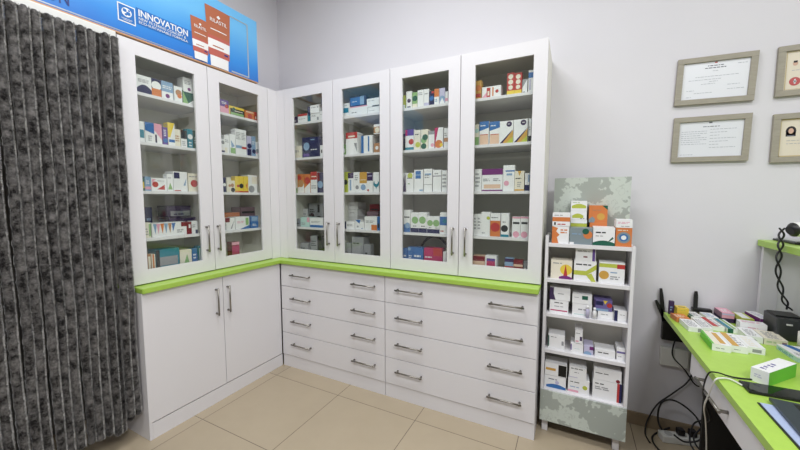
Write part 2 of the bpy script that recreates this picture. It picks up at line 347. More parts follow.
# ---------------------------------------------------------------- boxes behind the glass
DOOR = dict(a='behind the curtain-side glass door', b='left-wall glass door by corner', c='back-wall glass door by corner', d='second back-wall glass door',
            e='third back-wall glass door', f='rightmost glass door')
ROW = ['top shelf', 'second shelf', 'middle shelf', 'fourth shelf', 'cabinet floor']
BOXES = '''a0|1.092|1.171|2.017|0.104|0.05|W|a 0 0 1 .5 N;w .1 .62 .8 .2 3 g|white box with a navy arc
a0|1.17|1.225|2.017|0.105|0.05|N|d .5 .62 .3 W;r 0 0 1 .45 O|navy box with a white disc over orange
a0|1.226|1.294|2.017|0.108|0.05|b|r 0 0 1 .42 W;d .5 .2 .12 P;w .1 .6 .8 .2 2 W|grey-blue box with a white foot
a0|1.298|1.348|2.017|0.097|0.05|W|d .55 .6 .2 T;d .65 .4 .15 O|small white box with tan speckles
a0|1.349|1.431|2.017|0.084|0.05|G|t 0 0 .45 0 0 .95 e;t .3 0 1 .5 1 0 W|flat green and white box
a0|1.353|1.417|2.093|0.091|0.05|W|d .6 .22 .12 P;w .15 .55 .7 .3 3 g|white box with a violet mark
a1|1.091|1.119|1.735|0.12|0.05|W|r .1 .2 .9 .6 C|narrow white box with a teal block
a1|1.119|1.169|1.735|0.12|0.05|W|t 0 1 1 1 1 .45 B;t 0 1 1 .45 0 .6 B;w .3 .1 .5 .3 3 g|white box with a slanting blue top
a1|1.168|1.215|1.735|0.122|0.05|W|t 0 1 1 1 1 .2 K;t 0 1 1 .2 0 .7 K;r .15 .05 .35 .45 N|white box with a slanting pink top
a1|1.217|1.246|1.735|0.108|0.05|U|d .5 .25 .3 B;w .2 .5 .6 .4 4 W|narrow violet-blue box
a1|1.247|1.289|1.735|0.142|0.05|Y|r 0 .0 1 .35 W;r .1 .15 .95 .27 B;t 1 1 1 .3 .3 .35 W|yellow box with a blue stripe
a1|1.287|1.323|1.735|0.109|0.05|E|w .1 .3 .8 .4 3 T|cream box
a1|1.326|1.365|1.735|0.109|0.05|W|r 0 .5 1 1 D;w .2 .1 .6 .3 3 g|white box with a dark green top
a1|1.369|1.404|1.735|0.124|0.05|C|d .5 .6 .2 W;w .2 .1 .6 .3 2 W|teal box with a white spot
a1|1.41|1.431|1.735|0.12|0.05|G|w .2 .3 .6 .4 3 W|dark green box
a2|1.088|1.1|1.449|0.075|0.05|G|r .2 .2 .8 .7 Y|green box end
a2|1.103|1.136|1.449|0.085|0.05|b|r 0 .1 1 .3 K;w .2 .5 .6 .3 2 W|slate-blue box
a2|1.138|1.227|1.449|0.08|0.05|W|d .25 .5 .22 R;t .35 .12 .85 .5 .85 .1 R;t .05 .9 .3 .9 .05 .6 K;w .4 .75 .5 .1 1 g|white box with two orange-red shapes
a2|1.228|1.264|1.449|0.108|0.05|W|t .1 .1 .5 .5 .9 .1 e;w .2 .75 .6 .1 1 g|white box with a green triangle
a2|1.266|1.354|1.449|0.127|0.05|W|r .05 .65 .45 .95 N;t .7 .3 .95 .7 .85 .3 b;r .05 .02 .5 .06 R|big white box with a navy square
a2|1.359|1.425|1.449|0.121|0.05|E|d .6 .45 .2 R;w .1 .8 .8 .1 1 g|cream box with a rust dot
a3|1.087|1.121|1.167|0.092|0.05|E|r .7 .1 1 .9 e;w .1 .2 .5 .5 3 g|cream and green box
a3|1.124|1.264|1.167|0.086|0.05|W|t .05 .95 .2 .95 .14 .2 b;t .18 .95 .34 .95 .26 .2 K;t .34 .95 .5 .95 .43 .2 O;t .5 .95 .66 .95 .58 .2 b;t .66 .95 .82 .95 .74 .2 T;t .82 .95 .99 .95 .87 .3 B|long white box printed with coloured bunting
a3|1.266|1.335|1.167|0.084|0.05|W|r .5 .65 1 1 M;w .1 .2 .6 .3 2 g|white box with a dark red corner
a3|1.335|1.367|1.167|0.081|0.05|M|r .4 .5 .8 .8 W|dark red box with a white window
a3|1.368|1.409|1.167|0.085|0.05|W|r .6 0 1 .3 N;w .1 .5 .6 .3 2 g|white box with a navy corner
a3|1.15|1.19|1.167|0.182|0.17|N|w .2 .2 .6 .5 3 b|navy box
a3|1.288|1.468|1.167|0.106|0.17|V|r .05 .1 .6 .5 P|flat violet box
a3|1.282|1.436|1.277|0.076|0.17|V|r .12 .1 .95 .55 g;w .25 .2 .6 .25 1 V|violet box with a grey window
a4|1.092|1.112|0.93|0.139|0.05|T|r .2 .1 .8 .9 E|tan box end
a4|1.113|1.135|0.93|0.136|0.05|E|r .3 0 .7 1 O|cream and orange box end
a4|1.138|1.276|0.93|0.157|0.05|C|r .1 .35 .93 .7 g;w .15 .1 .7 .15 1 W;r 0 0 .15 1 D|wide teal box with a grey window
a4|1.279|1.356|0.93|0.136|0.05|E|t .2 .1 .6 .8 .9 .1 e|pale box with a green mark
a4|1.361|1.397|0.93|0.137|0.05|B|w .2 .5 .6 .3 2 W|blue box
a4|1.402|1.426|0.93|0.15|0.05|C|r .3 .1 .6 .9 W|narrow teal and white box
b0|1.61|1.68|2.017|0.096|0.05|U|r 0 0 1 .5 K;d .75 .55 .15 R;w .2 .7 .6 .2 2 W|violet and pink box
b0|1.684|1.812|2.017|0.068|0.05|Y|r .06 .05 1 .75 D;d .3 .7 .2 G;r .35 .5 .9 .58 E;r .1 .1 .95 .35 e|yellow-edged green box
b0|1.814|1.899|2.017|0.063|0.05|O|d .5 .35 .32 R;r .1 .8 .9 .9 E|orange-red box
b0|1.902|1.926|2.017|0.069|0.05|R|r .3 .2 .7 .5 E|orange-red box end
b1|1.606|1.633|1.735|0.096|0.05|W|r 0 0 1 .15 N;d .5 .75 .15 g|white box with a navy foot
b1|1.634|1.672|1.735|0.129|0.05|W|w .1 .6 .8 .2 2 g;r 0 0 .6 .3 E|plain tall white box
b1|1.673|1.719|1.735|0.142|0.05|W|r .1 0 1 .3 e;t .2 .7 .9 .4 .3 .3 b|white box with a green foot
b1|1.722|1.774|1.735|0.189|0.05|W|w .1 .6 .8 .3 5 g;r 0 .25 1 .36 b|tallest white box with a blue band
b1|1.773|1.82|1.735|0.19|0.05|W|w .1 .6 .8 .3 5 g;r 0 .24 1 .33 R|tall white box with a red band
b1|1.825|1.866|1.735|0.153|0.05|L|r 0 0 .9 .35 N;d .5 .5 .15 N|lavender box with a navy foot
b1|1.868|1.904|1.735|0.156|0.05|b|d .5 .25 .2 N;w .1 .6 .8 .2 2 W|light blue box with a navy ring
b1|1.902|1.937|1.735|0.117|0.05|W|r 0 .2 .5 .3 K;d .5 .4 .15 g|small white box
b2|1.606|1.631|1.449|0.108|0.05|N|d .5 .5 .25 W|navy box with a white curve
b2|1.634|1.669|1.449|0.108|0.05|E|d .7 .45 .3 T|cream and brown box
b2|1.668|1.703|1.449|0.087|0.05|E|d .4 .6 .2 T;d .5 .2 .2 D|low cream box with dark dots
b2|1.705|1.741|1.449|0.121|0.05|Y|d .7 .4 .2 R;r 0 0 1 .1 O|yellow box, its dot red
b2|1.741|1.779|1.449|0.123|0.05|Y|d .5 .4 .15 D;r 0 0 1 .08 R|yellow box, its dot dark green
b2|1.779|1.82|1.449|0.125|0.05|Y|t .7 .2 .4 .45 .9 .6 O;r 0 0 1 .08 R|yellow box with an orange wedge
b2|1.824|1.908|1.449|0.138|0.05|W|r .4 .5 1 .9 E;d .35 .2 .2 g|white and cream box
b3|1.604|1.65|1.167|0.093|0.05|W|r .1 .65 .95 1 M;r .1 .05 .25 .6 g|white box with a dark red lid
b3|1.651|1.694|1.167|0.091|0.05|W|t .1 .1 .9 .8 .4 .1 g|white box with a grey slash
b3|1.698|1.82|1.167|0.095|0.05|W|t .3 0 1 0 1 .3 B;r .72 .3 .95 .9 e;w .1 .5 .5 .2 2 K|white box with a blue wave
b3|1.834|1.905|1.167|0.095|0.05|B|r .1 .6 .9 .95 b;w .2 .2 .6 .2 2 W|blue box
b3|1.691|1.825|1.167|0.125|0.17|O|r 0 0 1 .4 T|orange box pushed to the back
b3|1.839|1.971|1.167|0.164|0.17|v|r .05 .7 .95 .8 D;r .05 .3 .95 .4 D;w .1 .5 .8 .1 1 E|mauve box pushed to the back
b4|1.659|1.723|0.93|0.144|0.05|M|r 0 .2 1 .8 H;r 0 .85 1 1 K|magenta box
c0|-2.08|-2.029|2.017|0.054|0.05|V|w .2 .3 .6 .3 2 W|small violet box
c0|-2.024|-1.924|2.017|0.069|0.05|W|r 0 .75 1 1 R;w .1 .4 .8 .1 1 g|white box with a red top edge
c0|-1.92|-1.894|2.017|0.119|0.05|N|r 0 0 1 .4 C|navy box end
c0|-1.893|-1.799|2.017|0.061|0.05|W|r .7 .1 .9 .5 g;w .1 .6 .5 .2 2 g|lower white box of a stack
c0|-1.891|-1.799|2.078|0.064|0.05|W|w .1 .65 .6 .15 1 g;d .85 .7 .1 g|upper white box of a stack
c0|-1.794|-1.763|2.017|0.071|0.05|W|w .1 .6 .6 .15 1 g|white box end
c1|-2.089|-1.994|1.735|0.099|0.05|E|r 0 .5 .2 .8 D;w .2 .5 .6 .2 2 g|low beige box
c1|-1.99|-1.906|1.735|0.163|0.05|N|d .55 .55 .2 b;r .1 .05 .9 .2 U|navy box with a pale blue figure
c1|-1.904|-1.799|1.735|0.159|0.05|N|w .1 .35 .7 .1 1 W;r .1 .85 .5 .9 b|wider navy box with a white word
c1|-1.799|-1.768|1.735|0.089|0.05|W|r .3 .3 .7 .6 D|white box end
c2|-2.082|-2.049|1.449|0.153|0.05|E|r 0 0 1 .25 e|cream box with a green foot
c2|-2.046|-1.976|1.449|0.154|0.05|O|r 0 0 1 .3 W;t 0 .28 1 .28 1 .5 W;d .3 .8 .2 R;d .5 .5 .2 T|orange box with red dot
c2|-1.973|-1.908|1.449|0.152|0.05|O|r 0 0 1 .25 W;t 0 .25 1 .25 1 .55 W;d .5 .65 .2 R|orange box with white foot
c2|-1.904|-1.837|1.449|0.169|0.05|W|r 0 .62 1 1 R;r .1 .75 .9 .8 E;w .1 .2 .8 .2 2 g|white box with a red top
c2|-1.834|-1.776|1.449|0.162|0.05|N|r 0 .6 .4 1 M;d .5 .4 .3 b|navy and maroon box
c3|-2.081|-2.025|1.167|0.065|0.05|g|w .2 .3 .6 .3 1 D|small grey box
c3|-2.022|-1.923|1.167|0.08|0.05|c|r .7 .5 1 1 K;w .1 .2 .5 .3 2 g|pale teal box with a pink corner
c3|-1.918|-1.781|1.167|0.077|0.05|W|r 0 0 1 .25 B;w .1 .5 .7 .2 2 g|white box with a blue foot
c3|-2.103|-2.051|1.167|0.145|0.17|W|w .1 .5 .8 .3 2 g|white box pushed to the back
c3|-2.04|-1.955|1.167|0.193|0.17|g|r 0 0 .06 1 X;d .4 .4 .2 D;w .2 .6 .6 .2 2 X|grey box with black marks at the back
c3|-1.953|-1.879|1.167|0.194|0.17|g|r .2 .6 .5 .95 X;d .4 .3 .2 D|grey box with a black square
c4|-2.033|-1.949|0.93|0.1|0.05|g|w .1 .5 .7 .2 1 D|low grey box
c4|-1.922|-1.851|0.93|0.165|0.05|g|w .1 .5 .8 .3 3 D|taller grey box
c4|-1.847|-1.805|0.93|0.168|0.05|X|r .1 .1 .9 .3 g|black box
d0|-1.574|-1.511|2.017|0.101|0.05|W|r .0 .3 .85 .65 C;w .2 .8 .6 .1 1 g|white box with a teal patch
d0|-1.506|-1.351|2.017|0.065|0.05|W|r 0 .88 1 1 K;w .1 .3 .3 .15 1 D|low white box with a pink top edge
d0|-1.507|-1.364|2.083|0.071|0.05|N|r .05 .1 .65 .9 B;r .65 .1 .9 .95 b;w .15 .45 .4 .12 1 W|deep blue box lying on a white one
d0|-1.349|-1.25|2.017|0.046|0.05|W|w .1 .4 .6 .1 1 g|lower white box at the right
d0|-1.356|-1.25|2.064|0.059|0.05|W|r .45 .0 1 .12 D;w .1 .7 .7 .1 1 g|upper white box with a black edge
d1|-1.577|-1.551|1.735|0.078|0.05|e|r .2 .2 .8 .6 W|small green box end
d1|-1.547|-1.442|1.735|0.163|0.05|W|r 0 .72 1 1 R;r .2 .78 .8 .85 E;t .95 .1 .95 .5 .7 .5 g|white carton with a red lid
d1|-1.411|-1.312|1.735|0.13|0.05|W|r 0 0 .22 1 B;r .6 .1 .72 .95 B|blue and white box
d1|-1.3|-1.25|1.735|0.068|0.05|T|d .5 .5 .2 W|small tan box
d1|-1.299|-1.249|1.867|0.069|0.05|W|r 0 .1 1 .75 T;d .6 .4 .3 E|white and tan box on a smaller one
d2|-1.576|-1.536|1.449|0.156|0.05|J|d .5 .5 .2 D|yellow-green box with a dark dot
d2|-1.536|-1.485|1.449|0.149|0.05|W|r 0 .72 1 1 V;r .3 .1 .6 .65 b|white box with a dark violet top
d2|-1.484|-1.43|1.449|0.152|0.05|W|w .2 .6 .6 .3 3 g;d .6 .25 .1 g|plain white box
d2|-1.43|-1.364|1.449|0.15|0.05|W|r 0 .45 1 1 A;d .5 .25 .15 b;r .1 .6 .9 .63 E|white box with a gold top
d2|-1.361|-1.31|1.449|0.141|0.05|W|r 0 .6 1 1 V;r .1 .83 .9 .87 L;d .2 .1 .06 R|white box with a violet-black top
d2|-1.307|-1.257|1.449|0.146|0.05|W|d .5 .42 .26 C;t .25 .4 .75 .4 .5 .15 C;d .5 .5 .1 W|white box with a teal shield
d3|-1.574|-1.476|1.167|0.058|0.05|W|r 0 0 .2 1 N;w .3 .4 .6 .3 2 g|white box with a navy edge
d3|-1.474|-1.422|1.167|0.074|0.05|W|t 0 1 1 1 .8 .6 B;d .5 .3 .1 g|white box with a blue flap
d3|-1.421|-1.392|1.167|0.059|0.05|W|r .2 .1 .6 .2 B|tiny white box
d3|-1.389|-1.279|1.167|0.101|0.05|W|r .55 .0 1 .4 O;w .1 .55 .7 .2 2 g|white box with an orange corner
d3|-1.275|-1.252|1.167|0.103|0.05|B|r .2 .2 .8 .5 D|dark blue box end
d3|-1.618|-1.529|1.167|0.086|0.17|W|w .2 .5 .6 .2 2 g|lower pale box of the back stack
d3|-1.618|-1.529|1.254|0.06|0.17|W|w .2 .5 .6 .2 2 g|middle pale box of the back stack
d3|-1.618|-1.528|1.315|0.056|0.17|W|w .2 .5 .6 .2 2 g|top pale box of the back stack
d3|-1.439|-1.335|1.167|0.134|0.17|v|r .2 .4 .9 .6 D|mauve box at the back
d3|-1.414|-1.329|1.304|0.054|0.17|M|r .1 .1 .9 .35 D|maroon box on a mauve one
d4|-1.577|-1.512|0.93|0.128|0.05|g|w .1 .4 .6 .1 1 D|low grey-green box
d4|-1.505|-1.399|0.93|0.179|0.05|g|w .1 .7 .7 .1 1 D|large grey-green box
d4|-1.396|-1.336|0.93|0.128|0.05|g|w .2 .4 .5 .2 1 D|small grey box
e0|-1.068|-1.043|2.017|0.091|0.05|J|r .1 0 .9 .3 W|yellow-green box
e0|-1.038|-0.995|2.017|0.114|0.05|W|d .5 .45 .12 V;r .2 .05 .8 .12 V|white box with violet marks
e0|-0.993|-0.955|2.017|0.103|0.05|e|r 0 0 1 .25 E;d .5 .6 .3 G|green box
e0|-0.953|-0.907|2.017|0.111|0.05|W|w .1 .7 .8 .2 2 g|wide plain white box
e0|-0.906|-0.87|2.017|0.111|0.05|W|r 0 0 1 .2 L;w .1 .7 .8 .1 1 g|white box with a lilac foot
e0|-0.868|-0.835|2.017|0.091|0.05|N|d .5 .5 .22 B;r .5 .85 1 1 R|navy box with a blue disc
e0|-0.833|-0.799|2.017|0.102|0.05|W|r 0 .5 1 1 O;w .1 .2 .6 .2 2 b|white box with an orange top
e0|-0.798|-0.76|2.017|0.103|0.05|L|d .5 .35 .25 b;t 0 0 1 0 .5 .4 W|pale lilac box
e0|-0.758|-0.739|2.017|0.077|0.05|W|r 0 .2 1 .45 K|white and pink box end
e1|-1.067|-1.047|1.735|0.114|0.05|D|r .2 .4 .8 .8 V|dark box end
e1|-1.046|-0.981|1.735|0.142|0.05|W|r 0 .7 1 1 U;r 0 .7 .25 1 H;d .7 .4 .25 R;r 0 0 1 .14 C|white box with a violet top and teal foot
e1|-0.978|-0.93|1.735|0.132|0.05|E|w .2 .75 .6 .1 1 D;d .6 .25 .2 J|cream box with yellow fruit
e1|-0.928|-0.876|1.735|0.132|0.05|E|d .4 .45 .25 e;d .6 .6 .2 G;d .4 .15 .15 G|cream box printed with green leaves
e1|-0.874|-0.831|1.735|0.118|0.05|W|r 0 .8 1 1 g;d .7 .2 .15 K|white box with a grey top
e1|-0.828|-0.769|1.735|0.134|0.05|W|t 0 1 .45 1 .1 .3 H;r 0 0 .1 1 H;d .5 .2 .2 O;d .8 .15 .1 Y|white box with a crimson swoosh
e1|-0.764|-0.736|1.735|0.128|0.05|W|r 0 .3 1 .5 T;w .1 .6 .6 .2 2 g|white and tan box end
e2|-1.067|-1.037|1.449|0.134|0.05|W|t 0 0 1 0 .8 1 V;t 0 0 .6 1 0 .5 V|white box with a dark violet wedge
e2|-1.037|-0.982|1.449|0.132|0.05|W|d .5 .85 .2 J;r .1 .7 .8 .74 D;w .2 .4 .4 .1 1 e|white box with a yellow emblem
e2|-0.977|-0.91|1.449|0.15|0.05|W|r .15 .6 .75 .95 B;r .15 .74 .75 .79 b;r .6 .03 1 .1 b|white box with a blue panel
e2|-0.905|-0.844|1.449|0.154|0.05|W|r .1 .72 .9 .8 b;w .1 .6 .6 .2 2 g;r 0 .3 1 .32 g|white box with blue lettering
e2|-0.838|-0.778|1.449|0.145|0.05|W|r 0 .7 1 .73 V;w .2 .8 .5 .1 1 g|white box with a thin violet line
e2|-0.775|-0.738|1.449|0.14|0.05|W|w .1 .2 .8 .7 4 g|white box with grey lines
e3|-1.059|-1.006|1.167|0.156|0.05|W|r .0 0 1 .35 B;r .1 .65 .9 .7 D;d .6 .3 .2 b|white box with a blue foot
e3|-1.003|-0.941|1.167|0.139|0.05|W|r 0 0 1 .22 N;d .55 .62 .18 e;w .3 .3 .6 .08 1 D|tall leaf-printed box on the left
e3|-0.941|-0.88|1.167|0.141|0.05|W|r 0 0 1 .22 N;d .45 .62 .18 e;w .3 .3 .6 .08 1 D|tall leaf-printed box on the right
e3|-0.879|-0.836|1.167|0.115|0.05|W|r 0 0 1 .24 N;d .5 .6 .2 e;w .3 .3 .6 .08 1 D|short leaf-printed box on the left
e3|-0.835|-0.787|1.167|0.116|0.05|W|r 0 0 1 .24 N;d .5 .6 .2 e;w .3 .3 .6 .08 1 D|short leaf-printed box on the right
e3|-0.785|-0.735|1.167|0.144|0.05|W|r 0 .4 1 .8 B;d .7 .6 .15 C;w .1 .1 .6 .1 1 R|white box with a blue band
e4|-1.066|-1.028|0.93|0.12|0.05|B|w .2 .5 .6 .2 1 W|blue box at the left edge
e4|-1.027|-0.985|0.93|0.131|0.05|B|w .2 .4 .6 .2 2 W;d .3 .9 .1 b|blue box beside the left one
e4|-0.983|-0.907|0.93|0.13|0.05|B|w .1 .5 .8 .2 1 W;r .2 .1 .8 .4 b|wide blue box
e4|-0.901|-0.833|0.93|0.133|0.05|H|w .1 .5 .8 .12 1 W;r 0 0 .9 .3 V|pink box with a violet foot
e4|-0.833|-0.767|0.93|0.137|0.05|H|r .0 .6 1 1 R;w .2 .3 .6 .1 1 K|red-pink box
e4|-0.76|-0.737|0.93|0.117|0.05|W|r .2 .2 .8 .4 g|white box end
f0|-0.561|-0.523|2.017|0.113|0.05|A|r .1 .1 .9 .3 R;d .5 .6 .25 O|gold and orange box
f0|-0.519|-0.405|2.017|0.067|0.05|W|r .25 .05 .45 .9 R;t 0 .05 .25 .05 .25 .5 K;r .3 .2 .4 .6 E;r .55 .1 .62 .9 O;d .8 .5 .15 R|low white box with red bars
f0|-0.372|-0.329|2.017|0.13|0.05|R|r 0 0 1 .2 Y;d .5 .34 .1 E;d .5 .58 .11 E;d .5 .82 .11 E|red box with cream discs, left of two
f0|-0.329|-0.287|2.017|0.123|0.05|R|r 0 0 1 .2 Y;d .5 .34 .1 E;d .5 .58 .11 E;d .5 .82 .11 E|red box with cream discs, right of two
f0|-0.284|-0.256|2.017|0.079|0.05|W|r .1 0 .6 .1 D;t 0 .4 1 1 0 1 g|grey-white box
f0|-0.251|-0.224|2.017|0.124|0.05|W|r 0 .65 1 .9 B;r .2 .1 .5 .6 L|white box with a blue band
f1|-0.562|-0.534|1.735|0.13|0.05|E|r 0 0 1 .4 e;d .5 .7 .2 c|cream and green box
f1|-0.531|-0.472|1.735|0.144|0.05|W|t 0 1 1 1 1 .72 B;t 0 1 1 .72 0 .6 B;r .05 .02 .95 .45 F;w .1 .8 .6 .08 1 W;r .1 .42 .9 .45 R|peach box with a blue top, left of two
f1|-0.469|-0.407|1.735|0.138|0.05|W|t 0 1 1 1 1 .72 B;t 0 1 1 .72 0 .6 B;r .05 .02 .95 .45 F;w .1 .8 .6 .08 1 W;r .1 .42 .9 .45 R|peach box with a blue top, right of two
f1|-0.407|-0.328|1.735|0.133|0.05|W|d .7 .85 .12 V;t 0 0 .3 0 1 .62 V;t .2 0 1 0 1 .58 A;t .5 .0 1 0 1 .3 J;w .6 .84 .25 .05 1 W|large white box with violet disc, left of two
f1|-0.327|-0.248|1.735|0.136|0.05|W|d .7 .85 .12 V;t 0 0 .3 0 1 .62 V;t .2 0 1 0 1 .58 A;t .5 .0 1 0 1 .3 J;w .6 .84 .25 .05 1 W|large white box with violet disc, right of two
f1|-0.243|-0.227|1.735|0.135|0.05|W|r 0 0 1 .25 D;w .2 .5 .6 .2 2 g|white box end
f2|-0.555|-0.511|1.449|0.139|0.05|W|w .1 .2 .7 .7 4 g|plain white box with grey lines
f2|-0.51|-0.382|1.449|0.138|0.05|W|r 0 .73 1 1 P;r 0 0 1 .06 P;w .05 .45 .35 .15 2 g;w .55 .45 .35 .15 2 g;r .1 .12 .9 .3 F|wide white box with a purple band
f2|-0.381|-0.314|1.449|0.156|0.05|W|r .2 .75 1 .8 B;r .3 .6 .8 .68 b;d .3 .3 .1 K|tall white box with a blue arrow
f2|-0.313|-0.258|1.449|0.119|0.05|E|t .3 1 .7 1 .5 .75 A;w .1 .6 .7 .1 1 D;w .3 .2 .4 .3 3 g;r 0 0 1 .08 A|cream box with a gold chevron
f2|-0.254|-0.228|1.449|0.105|0.05|W|r 0 0 1 .33 N;r .7 .5 1 .9 b|white box with a navy foot
f3|-0.558|-0.533|1.167|0.137|0.05|W|w .1 .3 .7 .6 4 g|narrow white box at the left edge
f3|-0.533|-0.508|1.167|0.138|0.05|W|w .1 .3 .7 .6 4 g;r 0 .6 1 .62 g|narrow white box next to the tall one
f3|-0.508|-0.453|1.167|0.152|0.05|W|d .8 .75 .1 J;w .1 .1 .4 .1 1 g|tallest white box
f3|-0.452|-0.39|1.167|0.145|0.05|W|r 0 0 1 .68 O;w .1 .8 .7 .06 1 D;d .5 .4 .2 R|white box with an orange front
f3|-0.387|-0.339|1.167|0.147|0.05|W|d .45 .35 .2 D;r 0 0 1 .1 C;w .2 .6 .5 .1 1 g|white box with a dark green blob
f3|-0.321|-0.273|1.167|0.126|0.05|W|r 0 .92 1 1 K;r .1 .65 .9 .75 D;d .5 .15 .18 K|pink-topped white box, left of two
f3|-0.272|-0.227|1.167|0.128|0.05|W|r 0 .92 1 1 K;r .1 .65 .9 .75 D;d .5 .15 .18 K|pink-topped white box, right of two
f4|-0.559|-0.48|0.93|0.107|0.05|F|r 0 .7 1 1 M;d .7 .3 .15 Y;d .3 .3 .15 O|brown-pink box with yellow dots
f4|-0.479|-0.408|0.93|0.113|0.05|W|r .12 .15 .88 .85 H;r .12 .7 .88 .85 U|white box with a magenta window
f4|-0.359|-0.307|0.93|0.105|0.05|b|r 0 .4 1 .55 R;r 0 .8 1 1 V|blue, red and violet box
f4|-0.306|-0.251|0.93|0.099|0.05|M|r 0 .6 1 .75 F;d .5 .4 .15 R|dark red box
f4|-0.248|-0.229|0.93|0.093|0.05|g|r .2 .2 .8 .6 W|grey box end'''
for i, line in enumerate(BOXES.strip().splitlines()):
    k, a0, a1, z0, h, dp, base, pat, desc = line.split('|')
    a0, a1, z0, h, dp = map(float, (a0, a1, z0, h, dp)); w = a1 - a0 - .0012; rnd = random.Random(i)
    d = min(.09 if dp < .1 else .13, max(.045, w * rnd.uniform(.75, 1.2)))
    if dp > .1: d = .12
    ax = 'y' if k[0] in 'ab' else 'x'
    mb = carton('medicine_box', w, d, h - .0008, base, {'front': pat}, i)
    jitter = rnd.uniform(0, .008) if (dp < .1 and z0 in (2.017, 1.735, 1.449, 1.167, .93)) else 0
    o = mb.build('medicine_box', None, P3(ax, a0 + .0006, dp + jitter, z0 + .0006), R(90) if ax == 'y' else 0)
    where = ('%s behind %s' if k[0] != 'a' else '%s %s') % (ROW[int(k[1])], DOOR[k[0]])
    tag(o, '%s, %s' % (desc, where), 'medicine box', 'medicine boxes on the %s %s' % (ROW[int(k[1])], ('behind the ' if k[0] != 'a' else '') + DOOR[k[0]]))
# black hose arching behind the boxes
mb = MB().tube([(-.876 + .125 * math.cos(t * math.pi / 24), 2.27, .945 + .185 * math.sin(t * math.pi / 24)) for t in range(25)], .009, M_BLACK, 10)
tag(mb.build('black_tube'), 'black flexible tube arching behind the blue and pink boxes, third back-wall door', 'tube')
# ---------------------------------------------------------------- banner
bn = thing('banner_sign', 'long blue advertising banner with two orange tubes, above the left-wall cabinet and curtain', 'sign', (Xu - .01, .4, 2.296))
def bnode(nt, b, lc):
    tc = N(nt, 'ShaderNodeTexCoord'); sp = N(nt, 'ShaderNodeSeparateXYZ'); nt.links.new(tc.outputs['Object'], sp.inputs[0])
    n = N(nt, 'ShaderNodeTexNoise'); n.inputs['Scale'].default_value = 2.2; nt.links.new(tc.outputs['Object'], n.inputs[0])
    m = N(nt, 'ShaderNodeMath', operation='MULTIPLY_ADD'); m.inputs[1].default_value = .18; nt.links.new(n.outputs[0], m.inputs[0]); nt.links.new(sp.outputs[2], m.inputs[2])
    r = N(nt, 'ShaderNodeValToRGB'); e = r.color_ramp.elements
    e[0].position = .05; e[0].color = (.02, .13, .56, 1); e[1].position = .4; e[1].color = (.16, .5, .86, 1)
    x = e.new(.2); x.color = (.035, .27, .74, 1)
    nt.links.new(m.outputs[0], r.inputs[0]); nt.links.new(r.outputs[0], b.inputs['Base Color'])
M_BAN = mat('blue_print', (40, 120, 210), .35, nodes=bnode)
M_TAN = mat('tan_edge', (196, 150, 110), .5); M_SIL = mat('silver_line', (190, 200, 205), .3, .6)
M_TUBE = mat('orange_print', (178, 104, 74), .4); M_TUBE2 = mat('rust_print', (188, 98, 86), .4); M_WPR = mat('white_print', (238, 238, 238), .4); M_NPR = mat('navy_print', (28, 46, 120), .4)
M_ICON = mat('mid_blue_print', (36, 112, 190), .4)
mb = MB(); mb.box((-.02, -1.4, .008), (0, 1.512, .462), M_BAN)
def bf(y, z, l=.0012): return (l, y - .4, z - 2.296)
def brect(mb, y0, z0, y1, z1, m, l=.0012): mb.face([bf(y0, z0, l), bf(y1, z0, l), bf(y1, z1, l), bf(y0, z1, l)], m)
o = mb.build('panel', bn)
MB().box((-.022, -1.4, 0), (.004, 1.505, .008), M_TAN).build('edge_strip', bn)
mb = MB()
for a in ((1.68, 2.312, 1.829, 2.322), (1.819, 2.322, 1.829, 2.70), (1.68, 2.692, 1.819, 2.70), (.2, 2.31, 1.4, 2.315)): brect(mb, *a, M_SIL)
mb.build('silver_border', bn)
mb = MB(); brect(mb, 1.0, 2.366, 1.084, 2.462, M_WPR); brect(mb, 1.005, 2.372, 1.079, 2.456, M_ICON, .0016)
gc = (1.042, 2.422); rr = .024
mb.face([bf(gc[0] + rr * math.cos(t * math.pi / 10), gc[1] + rr * math.sin(t * math.pi / 10), .002) for t in range(20)], M_WPR)
for px, pz, s in ((-.009, .008, .009), (.008, -.004, .010), (-.004, -.012, .006), (.012, .012, .005)):
    mb.face([bf(gc[0] + px + s * math.cos(t * math.pi / 4) * (1 + .3 * (t % 2)), gc[1] + pz + s * math.sin(t * math.pi / 4), .0024) for t in range(8)], M_ICON)
for k in range(2): brect(mb, 1.016 + k * .006, 2.386 - k * .007, 1.068 - k * .006, 2.388 - k * .007, M_WPR, .002)
mb.build('globe_emblem', bn)
mb = MB(); brect(mb, 1.088, 2.384, 1.40, 2.474, M_ICON, .0010); mb.build('caption_block', bn)
def text(s, size, m, parent, y, z, wid=None, name='lettering', l=.0022, off=.004):
    cu = bpy.data.curves.new(name, 'FONT'); cu.body = s; cu.size = size; cu.extrude = .0003; cu.offset = size * off
    tmp = bpy.data.objects.new(name, cu); C.objects.link(tmp); bpy.context.view_layer.update()
    me = bpy.data.meshes.new_from_object(tmp.evaluated_get(bpy.context.evaluated_depsgraph_get())); bpy.data.objects.remove(tmp); bpy.data.curves.remove(cu)
    xs = [v.co.x for v in me.vertices]; sx = wid / (max(xs) - min(xs)) if wid else 1; x0 = min(xs)
    for v in me.vertices: v.co = Vector((l + v.co.z, (v.co.x - x0) * sx + y - .4, v.co.y + z - 2.296))
    me.materials.clear(); me.materials.append(m); me.name = name
    o = bpy.data.objects.new(name, me); C.objects.link(o); o.parent = parent; return o
text('INNOVATION', .05, M_WPR, bn, 1.1, 2.432, .275, off=.02)
text('NEW FILTERING CONCEPT &', .021, M_WPR, bn, 1.1, 2.411, .262)
text('ECO-SUSTAINABLE FORMULA', .019, M_WPR, bn, 1.1, 2.392, .272)
text('ON', .09, M_NPR, bn, .715, 2.338, .085)
